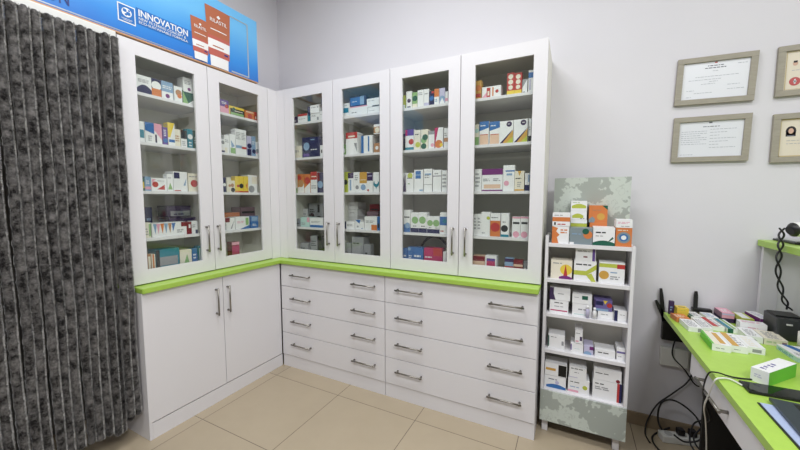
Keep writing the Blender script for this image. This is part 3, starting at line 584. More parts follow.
def tube_pic(y0, y1, zb, zt, slant, k):
    mb = MB(); w = y1 - y0; yl = y0; H_ = zt - zb
    def q(u, v, l=.003): # tapered: wide crimped top, narrower cap
        s = .10 * (1 - v) ; return (l + .004 * math.sin(math.pi * min(max(u, .0), 1)), yl + w * (s + u * (1 - 2 * s)) - .4 + slant * v, zb + H_ * v - 2.296)
    def band(v0, v1, m, u0=0, u1=1, l=.003):
        for i in range(6):
            a, b = u0 + (u1 - u0) * i / 6, u0 + (u1 - u0) * (i + 1) / 6
            mb.face([q(a, v0, l), q(b, v0, l), q(b, v1, l), q(a, v1, l)], m)
    band(0, .18, M_WPR, .06, .94); band(.18, .30, M_TUBE2); band(.30, .46, M_WPR, 0, 1); band(.46, .52, M_TUBE2); band(.52, 1, M_TUBE)
    band(.24, .27, M_NPR, .72, .92, .0036); band(.62, .635, M_WPR, .15, .85, .0036); band(.34, .36, M_TUBE, .2, .7, .0036)
    mb.face([q(.5, .83, .0045), q(.58, .86, .0045), q(.5, .895, .0045), q(.42, .86, .0045)], M_WPR)
    o = mb.build('printed_tube', bn)
    text('RILASTIL', .034 * k, M_WPR, bn, y0 + w * .16 + slant * .8, zb + H_ * .75, w * .68, l=.009)
tube_pic(1.395, 1.515, 2.312, 2.575, 0, .75); tube_pic(1.495, 1.68, 2.306, 2.693, 0, 1)
# curtain header
mb = MB().box((Xu - .06, -.9, 2.255), (Xu + .002, YN - .003, 2.2945), M_WPLA, .004)
hd = thing('curtain', 'dark grey fluffy strand curtain hanging at the left beside the cabinet', 'curtain', (-2.2, .6, 2.26))
o = mb.build('header_rail', hd); o.location = (2.2, -.6, -2.26)
# strands
def strand_mesh(seed, L=2.13, rad=.0165):
    rnd = random.Random(seed); mb = MB(); n = 12; K = 210; i0 = 0
    ph = [rnd.uniform(0, 6.28) for _ in range(4)]
    def cen(z): return (.003 * math.sin(z * 3.1 + ph[0]) + .0015 * math.sin(z * 11 + ph[1]), .003 * math.sin(z * 2.7 + ph[2]) + .0015 * math.sin(z * 9 + ph[3]))
    for k in range(K + 1):
        z = -L * k / K; cx, cy = cen(z); rk = rad * (1 + .07 * math.sin(z * 70 + ph[1]) + rnd.uniform(-.07, .07)) * (.5 if k in (0, K) else 1)
        for j in range(n):
            t = 2 * math.pi * j / n; rr = rk * (1 + rnd.uniform(-.1, .1)); mb.v.append((cx + rr * math.cos(t), cy + rr * math.sin(t), z))
    mi = mb.mi(M_FLUFF)
    for k in range(K):
        for j in range(n):
            a = k * n + j; b = k * n + (j + 1) % n; mb.f.append((a, a + n, b + n, b)); mb.m.append(mi); mb.sm.append(True)
    for _ in range(9000):
        z = -rnd.uniform(.003, L - .003); cx, cy = cen(z); t = rnd.uniform(0, 6.283); l = rnd.uniform(.003, .0075); r0 = rad * .9
        dz = rnd.uniform(-.006, .001); tw = rnd.uniform(-.25, .25); ww = .0011
        a = Vector((cx + r0 * math.cos(t), cy + r0 * math.sin(t), z)); e = Vector((cx + (r0 + l) * math.cos(t + tw), cy + (r0 + l) * math.sin(t + tw), z + dz))
        s = Vector((-math.sin(t) * ww, math.cos(t) * ww, 0)) if rnd.random() < .5 else Vector((0, 0, ww))
        mb.face([a - s, a + s, e], M_FLUFF)
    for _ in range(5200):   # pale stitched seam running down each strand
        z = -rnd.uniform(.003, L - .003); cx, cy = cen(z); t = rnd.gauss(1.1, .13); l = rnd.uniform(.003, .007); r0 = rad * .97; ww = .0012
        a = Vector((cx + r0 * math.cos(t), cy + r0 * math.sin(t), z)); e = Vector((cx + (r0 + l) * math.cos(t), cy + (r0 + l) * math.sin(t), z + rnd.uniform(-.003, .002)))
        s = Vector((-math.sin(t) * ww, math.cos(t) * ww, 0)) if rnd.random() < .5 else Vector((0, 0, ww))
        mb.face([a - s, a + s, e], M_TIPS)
    return mb
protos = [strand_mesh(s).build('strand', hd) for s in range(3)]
used = set(); rnd = random.Random(5)
ys = [.957, .921] + [.866 - .0395 * i for i in range(26)] + [.94, .895]
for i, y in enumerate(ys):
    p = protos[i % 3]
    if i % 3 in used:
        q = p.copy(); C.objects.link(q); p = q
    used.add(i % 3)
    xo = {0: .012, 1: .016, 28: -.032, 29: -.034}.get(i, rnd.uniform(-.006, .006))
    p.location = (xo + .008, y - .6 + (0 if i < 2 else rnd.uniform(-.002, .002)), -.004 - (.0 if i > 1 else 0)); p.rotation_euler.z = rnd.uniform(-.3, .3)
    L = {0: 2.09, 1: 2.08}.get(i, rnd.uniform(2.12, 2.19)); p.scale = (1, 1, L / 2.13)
# ---------------------------------------------------------------- display stand
SX0, SX1, SY0, SY1 = -.128, .305, 2.1, 2.31
sd = thing('display_stand', 'slim white shelf stand with grey damask wallpaper panels right of the drawer units', 'display stand', (.08, 2.2, 0))
def sadd(mb, name): return add(mb, name, sd)
for x in (SX0, SX1 - .016): sadd(MB().box((x, SY0, .085), (x + .016, SY1, 1.152 if x > 0 else 1.19), M_WHITE, .001), 'side_panel')
SS = [1.148, .941, .737, .520, .277]
for z in SS: sadd(MB().box((SX0 + .0165, SY0 + .001, z - .02), (SX1 - .0165, SY1 - .009, z), M_WHITE, .001), 'shelf')
sadd(MB().box((SX0 + .0165, SY1 - .008, .085), (SX1 - .0165, SY1, 1.15), M_CARC), 'back_board')
sadd(MB().box((SX0 + .028, SY1 + .001, 1.0), (SX1 - .008, SY1 + .016, 1.528), M_DAM), 'header_panel')
sadd(MB().box((SX0 + .001, SY0 - .008, .085), (SX1 - .001, SY0 - .0005, .272), M_DAM), 'front_panel')
for x in (SX0 + .012, SX1 - .055):
    for y in (SY0 + .03, SY1 - .06): sadd(MB().box((x, y, 0), (x + .032, y + .032, .084), M_WHITE, .002), 'leg')
STAND = '''0|-0.097|-0.008|1.148|0.098|0.02|W|t 0 0 .4 0 .3 .35 .45 .5 .25 .7 .35 .9 0 1 O;w .5 .6 .4 .3 2 O|white box with a ragged orange leaf at its left
0|-0.097|-0.005|1.247|0.075|0.02|W|r 0 .35 1 .68 O;r .1 .08 .2 .28 D;w .3 .1 .6 .15 1 R;w .1 .8 .6 .1 1 g|white box with an orange band stacked top left
0|-0.006|0.108|1.148|0.092|0.02|S|r 0 0 .2 .12 W;d .8 .6 .25 O;d .7 .8 .18 G;w .1 .6 .4 .12 1 b|grey-blue box with a green and orange emblem
0|0.109|0.212|1.148|0.1|0.02|W|a 0 0 1 .28 G;t .6 .1 .9 .5 .95 .4 G;w .12 .68 .7 .14 1 D;w .12 .5 .45 .08 1 g|white box with dark lettering and a green swoosh
0|0.214|0.288|1.148|0.101|0.02|O|d .5 .48 .3 S;d .5 .48 .2 B;d .5 .48 .12 W;w .1 .85 .7 .08 1 E|orange box with a round grey badge
0|0.214|0.288|1.249|0.043|0.02|W|w .1 .5 .8 .3 2 K;w .3 .15 .6 .15 1 g|white and pink box lying on the orange one
0|-0.003|0.082|1.148|0.131|0.125|J|r 0 .0 1 .2 W;a .0 .3 1 .8 J;r 0 .85 1 1 W|lowest lime and white box behind the front row
0|-0.005|0.079|1.279|0.053|0.125|W|a .1 .2 .8 .7 J;w .6 .1 .3 .2 1 g|middle lime and white box behind the front row
0|-0.005|0.079|1.332|0.058|0.125|W|a .05 .25 .95 .7 J;w .1 .8 .5 .1 1 e|top lime and white box behind the front row
0|0.095|0.182|1.148|0.118|0.125|O|w .2 .4 .6 .3 1 W|orange box supporting a taller orange one
0|0.089|0.182|1.266|0.098|0.125|O|d .65 .35 .2 A;t .0 .2 0 0 .3 0 .35 .2 .2 .35 S;t .7 1 1 1 1 .75 G;w .2 .7 .5 .1 1 T|tall orange box with a green corner, behind front row
1|-0.097|0.015|0.941|0.109|0.03|E|d .72 .5 .3 Y;t .6 .15 .7 .8 .8 .15 R;a .4 0 1 .18 P;w .1 .8 .5 .1 1 g|cream box with a running figure and purple base
1|0.023|0.134|0.941|0.115|0.03|W|r 0 .28 .6 .5 J;t .55 .28 .55 .5 1 .85 1 .6 J;t .55 .3 .8 .4 1 .0 .8 0 J;w .08 .78 .8 .12 1 D|white box with an olive Y-shaped ribbon
1|0.028|0.128|1.056|0.072|0.03|W|r .84 0 .97 1 U;w .1 .7 .6 .15 2 g;r .4 .25 .6 .35 M|white box with a violet stripe, stacked higher
1|0.146|0.266|0.941|0.117|0.03|W|r 0 .75 1 .93 J;r .7 .72 1 .92 R;d .2 .38 .22 A;w .45 .5 .4 .1 1 b;w .45 .2 .4 .2 2 g|white box with a yellow-red band
2|-0.096|0.004|0.737|0.075|0.03|W|r .05 .15 .95 .24 H;w .25 .78 .6 .12 1 D;w .25 .5 .5 .1 1 g|white box with a pink line
2|-0.098|0.011|0.813|0.074|0.03|W|r 0 0 .2 1 V;t .2 0 .3 0 .2 .5 V;w .4 .5 .4 .1 1 g|white box with a violet end, on the pink-lined box
2|0.023|0.122|0.737|0.07|0.03|W|w .3 .5 .5 .2 1 g;r .1 .1 .8 .15 c|white box under the green-square box
2|0.021|0.12|0.808|0.056|0.03|W|r .5 .45 .8 .85 G;w .1 .6 .3 .1 1 g|white box with a dark green square
2|0.151|0.227|0.737|0.042|0.045|W|w .2 .5 .5 .2 1 g|low white box under the blue and red box
2|0.131|0.219|0.778|0.064|0.045|Q|r 0 .15 .08 .95 V;r .1 .5 .5 .85 N;t .5 .95 .75 .95 .6 .6 Y;d .85 .55 .32 R;r .1 0 .8 .2 b|blue-violet box with a red blot
2|0.227|0.286|0.737|0.06|0.03|W|r 0 0 .28 1 N;w .45 .6 .4 .1 1 g|white box with a navy end at the right
2|0.09|0.11|0.737|0.069|0.006|L|W|small lavender bottle in front of boxes
2|0.123|0.145|0.737|0.062|0.006|W|W|small white bottle in front of boxes
3|-0.097|-0.008|0.52|0.084|0.03|W|r 0 .1 .06 .9 G;r .82 .3 .95 .6 g;w .15 .8 .4 .1 1 g|white box with a grey mark at the left
3|0.023|0.088|0.52|0.052|0.03|W|r 0 .2 .08 .9 U;w .3 .4 .4 .1 1 c|low white box carrying a small upright one
3|0.043|0.082|0.575|0.082|0.03|W|r .65 .2 .95 .5 V;r .1 .1 .5 .2 K;w .1 .7 .6 .1 1 g|small upright white box stacked on a low one
3|0.09|0.138|0.52|0.049|0.03|L|a 0 0 .8 .4 b;r .6 .6 1 1 P|lavender box with a purple corner
3|0.144|0.243|0.52|0.042|0.03|W|w .15 .55 .75 .25 1 D|long low white box with a dark word
3|0.248|0.288|0.52|0.067|0.03|W|r 0 .6 1 .75 Q;w .2 .3 .5 .1 1 g|white box with a violet line at the right
4|-0.111|0.007|0.277|0.073|0.03|W|a .1 0 1 .35 B;w .2 .7 .4 .12 1 N;d .6 .5 .15 L|white box with a blue wave
4|-0.11|0.01|0.352|0.076|0.03|W|r .62 .05 .98 .95 X;r .05 .4 .5 .6 A|white box with a black end, on the blue-wave box
4|0.017|0.127|0.277|0.084|0.03|W|r 0 .05 .5 .2 K;d .8 .5 .15 J;w .1 .75 .5 .1 1 D;w .1 .4 .5 .1 1 b|white box with a pink foot
4|0.021|0.11|0.361|0.074|0.03|W|w .1 .8 .8 .12 1 D;w .3 .5 .3 .12 1 g;r .0 .1 .5 .15 L|white box with black lettering, on the pink-foot box
4|0.142|0.282|0.277|0.109|0.03|W|r .84 0 .92 1 R;r .92 0 1 1 N;w .08 .78 .4 .1 1 D;w .08 .5 .6 .2 2 g|large white box with red and navy stripes
4|0.145|0.278|0.387|0.067|0.03|W|d .88 .15 .3 M;w .06 .55 .5 .12 1 D|white box with a dark red blot'''
WHERE = ['on top of the patterned stand', "on the patterned stand's upper shelf", "on the patterned stand's middle shelf", "on the patterned stand's lower shelf", "on the patterned stand's bottom shelf"]
for i, line in enumerate(STAND.strip().splitlines()):
    k, a0, a1, z0, h, dp, base, pat, desc = line.split('|')
    a0, a1, z0, h, dp = map(float, (a0, a1, z0, h, dp)); w = a1 - a0 - .0015; k = int(k)
    pats = dict(p.split('=') for p in pat.split('+')) if '=' in pat else {'front': pat}
    name = 'bottle' if 'bottle' in desc else 'medicine_box'
    if name == 'bottle':
        r = w / 2; c = (a0 + a1) / 2; t = thing('bottle', '%s, %s' % (desc, WHERE[k]), 'bottle', (c, SY0 + dp + r, z0 + .0006))
        MB().tube([(0, 0, 0), (0, 0, h * .65), (0, 0, h * .74), (0, 0, h * .76)], [r, r, r * .6, r * .55], card(base), 14).build('body', t)
        MB().tube([(0, 0, h * .762), (0, 0, h)], r * .62, card(pat or 'W'), 12).build('cap', t); continue
    d = .1 if dp < .05 else .075
    mb = carton('medicine_box', w, d, h - .0008, base, pats, 900 + i)
    tag(mb.build('medicine_box', None, (a0 + .0007, SY0 + dp, z0 + .0006)), '%s, %s' % (desc, WHERE[k]), 'medicine box', 'medicine boxes ' + WHERE[k])
# ---------------------------------------------------------------- certificates
M_PAP = mat('white_paper', (226, 228, 234), .35, coat=.3); M_CRM = mat('cream_paper', (224, 215, 196), .4, coat=.3); M_INK = mat('grey_ink', (160, 164, 174), .6); M_INK2 = mat('dark_ink', (104, 106, 118), .6)
M_RED = mat('red_seal', (186, 84, 84), .5); M_SKIN = mat('portrait_skin', (206, 170, 150), .5); M_HAIR = mat('portrait_hair', (40, 34, 36), .5); M_CRM2 = mat('ochre_border', (196, 178, 128), .5)
def cert(label, x0, z0, w, h, kind, tilt):
    t = thing('framed_certificate', label, 'picture frame', (x0 + w / 2, WB - .001, z0 + h / 2), 0, 'framed certificates on the wall'); t.rotation_euler = (0, tilt, 0)
    mb = MB(); b = .028; W2, H2 = w / 2, h / 2
    for a, c in (((-W2, -.018, -H2), (W2, 0, -H2 + b)), ((-W2, -.018, H2 - b), (W2, 0, H2)), ((-W2, -.018, -H2 + b), (-W2 + b, 0, H2 - b)), ((W2 - b, -.018, -H2 + b), (W2, 0, H2 - b))): mb.box(a, c, M_TAUPE, .0015)
    mb.build('frame', t)
    mb = MB(); iw, ih = w - 2 * b, h - 2 * b; rnd = random.Random(label)
    pm = M_PAP if kind < 2 else M_CRM
    mb.box((-iw / 2 - .001, -.008, -ih / 2 - .001), (iw / 2 + .001, -.004, ih / 2 + .001), pm)
    def f(u, v, l=.0005): return (-iw / 2 + u * iw, -.008 - l, -ih / 2 + v * ih)
    def rc(u0, v0, u1, v1, m, l=.0005): mb.face([f(u0, v0, l), f(u1, v0, l), f(u1, v1, l), f(u0, v1, l)], m)
    def line(u0, u1, v, th=.012, m=M_INK):
        u = u0
        while u < u1 - .01:
            l = min(u1 - u, rnd.uniform(.02, .06)); rc(u, v, u + l, v + th, m); u += l + .012
    if kind == 0:
        rc(.48, .95, .52, .985, M_RED); line(.38, .62, .88, .022, M_INK2); line(.34, .67, .82, .022, M_INK2); line(.46, .54, .74); line(.2, .85, .6); line(.1, .6, .52); line(.42, .55, .46); line(.3, .52, .4); line(.82, .96, .88); line(.7, .88, .34); line(.7, .95, .22); line(.08, .2, .24); line(.2, .5, .16); line(.08, .16, .06)
    elif kind == 1:
        rc(.47, .94, .52, .98, M_INK2); line(.38, .64, .84, .018, M_INK2)
        for i in range(7): line(.04, .45 - .1 * (i % 3 == 2), .72 - i * .06); line(.5, .9 - .12 * (i % 3), .76 - i * .085)
        line(.04, .25, .06)
    elif kind == 2:
        for a in ((.02, .02, .98, .03), (.02, .97, .98, .98), (.02, .02, .03, .98), (.97, .02, .98, .98)): rc(*a, M_CRM2)
        mb.face([f(.14 + .035 * math.cos(q * .5236), .68 + .06 * math.sin(q * .5236)) for q in range(12)], M_SKIN); rc(.115, .7, .165, .75, M_HAIR, .001)
        mb.face([f(.15 + .075 * math.cos(q * .3927), .22 + .11 * math.sin(q * .3927)) for q in range(16)], M_RED); rc(.13, .2, .17, .24, M_PAP, .001); rc(.14, .16, .16, .28, M_PAP, .001)
        line(.1, .2, .5); line(.3, .9, .7); line(.3, .8, .55); line(.3, .9, .4)
    else:
        rc(0, 0, 1, .03, M_CRM2); rc(0, .97, 1, 1, M_CRM2); rc(0, 0, .02, 1, M_CRM2)
        mb.face([f(.15 + .07 * math.cos(q * .5236), .68 + .13 * math.sin(q * .5236)) for q in range(12)], M_HAIR); rc(.085, .54, .215, .66, M_HAIR); mb.face([f(.15 + .035 * math.cos(q * .5236), .68 + .075 * math.sin(q * .5236), .001) for q in range(12)], M_SKIN)
        rc(.1, .54, .2, .57, M_INK2, .001); line(.1, .9, .42); line(.1, .9, .34); line(.35, .8, .7, .03, M_INK2); line(.35, .9, .58)
    mb.build('certificate', t)
cert('taupe-framed white certificate with centred lines, upper left of the four', .496, 1.918, .33, .25, 0, R(1.6))
cert('taupe-framed white certificate with two text columns, lower left of the four', .496, 1.606, .325, .247, 1, R(.9))
cert('taupe-framed cream certificate with a red seal, cut by the upper right edge', .900, 1.918, .33, .246, 2, R(0))
cert('taupe-framed cream certificate with a dark-haired portrait, lower right', .903, 1.588, .33, .244, 3, R(0))
# ---------------------------------------------------------------- desk
DX, DY = .495, 2.385
dk = thing('desk', 'white desk with a lime green top at the right, boxes spread over it', 'desk', (.7, 1.4, 0))
def dadd(mb, name): return add(mb, name, dk)
dadd(MB().box((DX, .35, .722), (.96, DY, .75), M_GREEN, .002), 'desktop')
dadd(MB().box((.535, .4, .598), (.915, 1.95, .7215), M_WHITE, .001), 'drawer_box')
for a, b, hy in ((1.284, 1.948, 1.645), (.60, 1.280, .94)):
    d = dadd(MB().box((.516, a, .6), (.534, b, .719), M_WHITE, .0015), 'drawer')
    bar_handle(d, (.516, hy, .655), .26, False, (-1, 0, 0))
dadd(MB().box((.60, 2.04, 0), (.95, 2.06, .7215), M_BLK2), 'end_panel')
dadd(MB().box((.9505, .4, .0), (.9595, 2.37, .7215), M_BLK2), 'back_panel')
dadd(MB().box((.535, .4, 0), (.915, .42, .597), M_BLK2), 'end_panel')
rc_ = thing('raised_counter', 'raised lime-topped counter ledge behind the desk against the back wall', 'counter', (1.0, 1.4, 0))
add(MB().box((.886, .35, 1.155), (1.25, 2.445, 1.187), M_GREEN, .003), 'counter_top', rc_)
add(MB().box((.965, .4, 0), (.985, 2.41, 1.1545), mat('shade_grey_laminate', (206, 208, 204), .5)), 'panel', rc_)  # white panel under the ledge, its shade put into the colour as grey
add(MB().box((.9, 2.412, 0), (1.2, 2.435, 1.1545), M_WHITE, .001), 'end_post', rc_)
DESK = '''.512|2.352|.75|.022|.022|.075|0|V|front=w .2 .3 .5 .4 2 b|small upright dark violet box at the far corner of the green desk
.54|2.315|.75|.055|.06|.022|8|Y|front=w .1 .3 .7 .3 1 A|lower yellow box at the far end of the desk
.54|2.317|.773|.052|.056|.028|4|Y|front=w .1 .5 .7 .2 1 J+top=r .2 .3 .8 .5 D|upper yellow box stacked at the far end of the desk
.517|2.215|.75|.06|.08|.024|8|O|front=r .1 .2 .8 .7 A+top=w .1 .2 .7 .6 3 E|orange box in front of the yellow stack
.535|2.085|.75|.056|.125|.024|4|W|front=r .65 .1 .9 .8 g+top=w .1 .1 .8 .8 6 g|white box with a grey end at the desk's left edge
.593|2.105|.75|.040|.15|.024|2|W|top=w .1 .1 .8 .8 6 g+front=w .2 .3 .5 .3 1 g|white box lying right of the grey-ended one
.593|2.285|.75|.055|.09|.022|8|W|left=r 0 0 1 .9 G+top=r 0 0 .25 1 G;w .3 .2 .6 .6 4 g|white box with a dark green side near the yellow stack
.665|2.31|.75|.05|.085|.022|6|W|top=w .1 .1 .8 .8 4 b+front=w .2 .3 .5 .3 1 g|white and pale blue box behind the red-topped one
.642|2.155|.75|.05|.14|.022|6|W|top=r .1 .0 .55 1 R;w .6 .1 .3 .8 5 g|white box with a red top stripe
.700|2.15|.75|.042|.15|.022|4|W|top=r 0 0 .4 1 C;r .5 0 .8 1 e+front=r 0 0 .5 1 G|white box with teal and green top stripes
.562|1.868|.75|.062|.17|.030|-2|W|left=r 0 0 1 1 Z+top=r 0 0 .45 1 E;r 0 0 .12 1 Z;r .5 .1 .8 .9 A+front=w .2 .4 .5 .2 1 g|box with a bright green side nearest the desk's left edge
.627|1.885|.75|.056|.165|.029|-2|W|top=r .1 0 .5 1 A;w .55 .1 .3 .8 5 g+front=w .2 .4 .5 .2 1 g|white box with an ochre top stripe, middle of the front three
.686|1.905|.75|.056|.145|.028|-2|W|top=w .2 .1 .6 .8 5 E+front=r .3 .2 .8 .7 g|white box with a grey code panel, right of front three
.735|2.055|.75|.055|.12|.028|-2|W|front=w .2 .4 .5 .3 2 g+top=w .2 .1 .6 .8 5 g|pale white box, left one of the second row
.793|2.052|.75|.075|.12|.028|-2|E|front=r .75 .2 .95 .7 v;w .1 .4 .5 .3 2 e+top=w .2 .1 .6 .8 5 g|pale cream box with a mauve patch, right in second row
.753|2.18|.75|.095|.05|.052|-2|W|front=w .3 .3 .5 .4 3 K+top=w .1 .2 .8 .6 3 K|white box with faint pink print in front of the printer
.730|2.325|.75|.05|.1|.022|2|V|front=w .2 .4 .5 .2 1 D|dark maroon box under the pale pink one
.730|2.325|.773|.05|.1|.028|2|K|front=r 0 .6 1 .9 L+top=w .2 .2 .6 .6 3 W+left=r 0 0 1 1 v|pale pink box stacked on a dark one
.787|2.26|.75|.045|.11|.03|2|D|front=w .2 .4 .5 .2 1 X|dark green box under the lime-edged one
.785|2.26|.781|.048|.11|.02|2|J|top=r .1 .05 .75 .95 W+front=r 0 .3 1 .6 e|white and lime box stacked on a dark one
.855|2.285|.75|.04|.09|.03|8|G|front=w .2 .4 .5 .2 1 C|teal box under the purple-sided one
.853|2.262|.781|.045|.12|.03|8|W|left=r 0 0 1 .95 P+front=r 0 0 1 .9 P+top=w .2 .1 .6 .8 4 L|white box with a purple side stacked high
.597|1.617|.75|.048|.185|.05|-42|W|right=r .0 0 1 1 Z+front=w .2 .4 .5 .3 2 L+top=w .3 .1 .4 .5 4 Q|white box with a vivid green side, alone near the phone
.826|1.88|.75|.1|.135|.022|3|W|left=r 0 0 1 .85 c;w .1 .2 .8 .5 2 C+front=r 0 0 1 .8 c+top=t .15 1 .4 1 .9 .1 .5 .1 B;w .1 .1 .3 .3 3 g|white box with a blue top panel at the right edge
'''
for i, line in enumerate(DESK.strip().splitlines()):
    x, y, z, w, d, h, rz, base, pat, desc = line.split('|'); x, y, z, w, d, h, rz = map(float, (x, y, z, w, d, h, rz))
    pats = dict(p.split('=') for p in pat.split('+')) if pat else {}
    tag(carton('medicine_box', w, d, h, base, pats, 500 + i).build('medicine_box', None, (x, y, z + .0006), R(rz)), desc, 'medicine box', 'medicine boxes spread over the green desk')
# phone, folder, tablet, printer
t = thing('smartphone', 'black smartphone lying face up on the green desk, charging cable plugged in', 'phone', (.555, 1.50, .7506), R(2))
MB().box((0, 0, 0), (.165, .078, .009), M_BLACK, .003).build('body', t)
M_SCR = mat('dark_screen_glass', (14, 18, 16), .06, spec=.8)
MB().box((.004, .004, .0091), (.161, .074, .0096), M_SCR).build('screen', t)
t = thing('folder', 'pale blue-lavender pad with a dark edge at the desk front corner', 'folder', (.553, 1.44, .7506), R(0))
MB().box((0, -.36, 0), (.25, 0, .003), M_BLACK).build('backing', t)
MB().box((.0045, -.356, .0031), (.246, -.004, .0055), mat('lavender_card', (168, 182, 214), .5)).build('cover', t)
t = thing('tablet', 'dark slate tablet lying over the lavender pad, cut by the right edge', 'tablet', (.588, 1.465, .7565), R(-3))
MB().box((0, -.25, 0), (.34, 0, .010), mat('slate_shell', (50, 58, 66), .35), .002).build('body', t)
MB().box((.05, -.235, .0101), (.325, -.015, .0106), M_SCR).build('screen', t)
t = thing('label_printer', 'dark grey receipt printer behind the boxes on the green desk', 'printer', (.864, 2.14, .7506))
MB().box((0, 0, 0), (.092, .13, .105), M_DGREY, .008).build('body', t)
MB().box((.002, .02, .1055), (.090, .11, .112), M_BLACK, .003).build('lid', t)
MB().box((.03, -.006, .075), (.05, -.0005, .082), M_WPLA, .001).build('button', t)
t = thing('paper_roll', 'white paper roll standing beside the dark printer', 'paper roll', (.925, 2.055, .7506))
MB().tube([(0, 0, 0), (0, 0, .075)], .026, mat('roll_paper', (232, 228, 220), .7), 20).build('paper', t)
MB().tube([(0, 0, .0752), (0, 0, .0765)], .008, M_DGREY, 12).build('core', t)
# routers
def router(label, loc, ants, bw, bh):
    t = thing('router', label, 'router', loc, 0, 'black routers behind the desk')
    MB().box((0, -.034, 0), (bw, 0, bh), M_BLACK, .004).build('body', t)
    for (x, z0, x1, z1) in ants:
        mb = MB(); n = 6; a = Vector((x, -.02, z0)); b = Vector((x1, -.02, z1)); d = (b - a); s = Vector((d.z, 0, -d.x)).normalized()
        ws = [.0075, .0095, .0095, .0095, .009, .006]
        L = [(a + d * k / 5 - s * ws[k]) for k in range(6)] + [(a + d * k / 5 + s * ws[k]) for k in reversed(range(6))]
        f0 = [p + Vector((0, -.005, 0)) for p in L]; f1 = [p + Vector((0, .005, 0)) for p in L]
        mb.face(f0, M_BLACK); mb.face(list(reversed(f1)), M_BLACK)
        for k in range(12): mb.face([f0[k], f1[k], f1[(k + 1) % 12], f0[(k + 1) % 12]], M_BLACK)
        mb.build('antenna', t)
    return t
router('black router with two antennas, its body below the desk end on the wall', (.50, WB - .002, .575), ((.01, .08, -.016, .302), (.024, .09, -.036, .228)) , .13, .11)
router('black router with one upright antenna behind the boxes', (.632, WB - .002, .765), ((.014, .012, .012, .115),), .085, .02)
MB_ = thing('junction_box', 'white junction box on the wall below the desk end', 'junction box', (.5, WB - .001, .42))
MB().box((0, -.03, 0), (.135, 0, .11), M_WPLA, .004).build('housing', MB_)
MB().box((.006, -.033, .006), (.129, -.0303, .104), M_WPLA, .001).build('cover', MB_)
t = thing('power_strip', 'white power strip on the floor amid black cables', 'power strip', (.635, 2.385, .0005), R(-75))
MB().box((-.03, -.13, 0), (.03, .13, .04), M_WPLA, .005).build('housing', t)
for k in range(4):
    MB().tube([(0, -.09 + k * .06, .0405), (0, -.09 + k * .06, .043)], .019, mat('socket_grey', (190, 190, 188), .5), 16).build('socket_face', t)
for k in (1, 2):
    p = thing('power_plug', ('black plug in the white floor power strip, nearer the wall', 'black plug in the white floor power strip, nearer the desk')[k - 1], 'plug', (0, 0, 0), R(-75), 'black plugs in the power strip')
    p.location = (.635 - math.sin(R(-75)) * (-.09 + k * .06), 2.385 + math.cos(R(-75)) * (-.09 + k * .06), .0445)
    MB().box((-.017, -.017, 0), (.017, .017, .035), M_BLACK, .005).build('plug_body', p)
def cable(pts, r, m, label, name='cable', group='cables under the desk'):
    return tag(MB().tube(smooth_path(pts), r, m, 6).build(name), label, 'cable', group)
cable([(.56, 2.40, .60), (.55, 2.39, .50), (.60, 2.37, .44), (.66, 2.36, .36), (.70, 2.33, .42), (.69, 2.32, .5)], .004, M_BLACK, 'black cable dropping across the white junction box')
cable([(.665, 2.42, .50), (.64, 2.42, .36), (.57, 2.42, .26), (.50, 2.42, .17), (.455, 2.41, .06), (.44, 2.36, .005), (.45, 2.28, .005)], .004, M_BLACK, 'black cable slanting down the wall to the floor')
cable([(.60, 2.42, .012), (.53, 2.40, .03), (.495, 2.36, .12), (.50, 2.34, .22), (.54, 2.33, .262), (.60, 2.33, .245), (.655, 2.31, .20), (.675, 2.29, .14), (.66, 2.27, .10), (.60, 2.27, .07), (.55, 2.26, .10)], .005, M_BLACK, 'thick black cable looped in a ring above the power strip')
cable([(.69, 2.27, .30), (.665, 2.25, .2), (.625, 2.23, .13), (.65, 2.20, .09), (.70, 2.22, .14), (.68, 2.25, .22), (.63, 2.26, .19), (.61, 2.22, .10), (.65, 2.17, .06), (.70, 2.15, .01)], .004, M_BLACK, 'tangled black cable beside the black desk end panel')
cable([(.66, 2.12, .006), (.56, 2.16, .006), (.48, 2.24, .006), (.47, 2.34, .006), (.52, 2.42, .006), (.57, 2.43, .04)], .005, M_BLACK, 'black cable curled on the floor tiles near the baseboard')
cable([(.552, 1.545, .7555), (.53, 1.575, .757), (.505, 1.57, .757), (.484, 1.56, .748), (.483, 1.60, .675), (.49, 1.66, .59), (.535, 1.78, .46), (.58, 1.90, .25), (.592, 1.97, .03)], .0028, M_WPLA, 'white charging cable running from the phone over the desk edge')
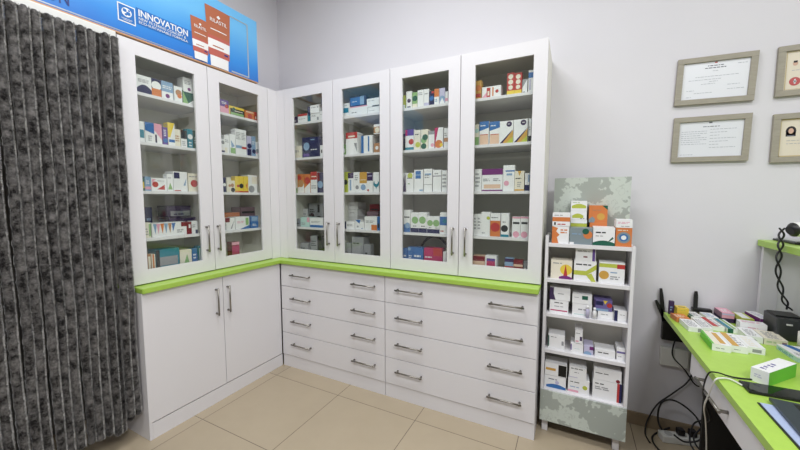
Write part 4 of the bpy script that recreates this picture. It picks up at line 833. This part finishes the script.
cable([(.62, 1.62, .7545), (.56, 1.605, .7545), (.53, 1.60, .758), (.50, 1.60, .763), (.484, 1.625, .742), (.483, 1.66, .66), (.51, 1.72, .575), (.57, 1.85, .45), (.59, 1.95, .38)], .0028, M_BLACK, 'thin black cable drooping over the desk edge beside the white one')
# scanner on the raised counter with its hanging coiled cable
t = thing('barcode_scanner', 'black handheld scanner with a white stripe on the raised counter', 'scanner', (.942, 2.20, 1.204), R(20))
mb = MB(); mb.tube([(-.05, 0, .052), (-.035, 0, .058), (.0, 0, .060), (.03, 0, .062), (.045, 0, .062)], [.02, .032, .033, .028, .018], M_BLACK, 16)
mb.build('head', t)
MB().tube([(.02, 0, .045), (.045, 0, .018), (.06, 0, .0)], [.014, .016, .022], M_BLACK, 12).build('grip', t)
MB().tube([(-.036, 0, .0575), (-.012, 0, .0602)], [.0328, .0342], M_WPLA, 16, caps=False).build('stripe', t)
t = thing('document_tray', 'black flat tray at the rear edge of the raised counter', 'tray', (.94, 2.24, 1.1876))
MB().box((0, 0, 0), (.2, .2, .01), M_BLACK, .003).build('base', t); MB().box((.01, .01, .0105), (.19, .19, .014), mat('grey_paper', (176, 180, 176), .6)).build('paper', t)
def coil(pts, r, R_, turns, ph):
    P = smooth_path(pts, 24); out = []
    for i, p in enumerate(P):
        a = turns * 2 * math.pi * i / len(P) + ph; out.append(p + Vector((math.cos(a) * R_, math.sin(a) * R_ * .6, 0)))
    return MB().tube(out, r, M_BLACK, 6)
cp = [(.868, 2.18, 1.268), (.868, 2.18, 1.225), (.868, 2.18, 1.17), (.866, 2.18, 1.10), (.880, 2.19, 1.01), (.905, 2.20, .93), (.930, 2.21, .882)]
tag(coil(cp, .004, .0085, 3.5, 0).build('scanner_cable'), 'black scanner cable strand hanging in front of the shade-grey counter panel', 'cable', 'cables hanging from the raised counter')
tag(coil(cp, .004, .0085, 3.5, math.pi).build('scanner_cable'), 'second black strand twisted with the hanging scanner cable', 'cable', 'cables hanging from the raised counter')
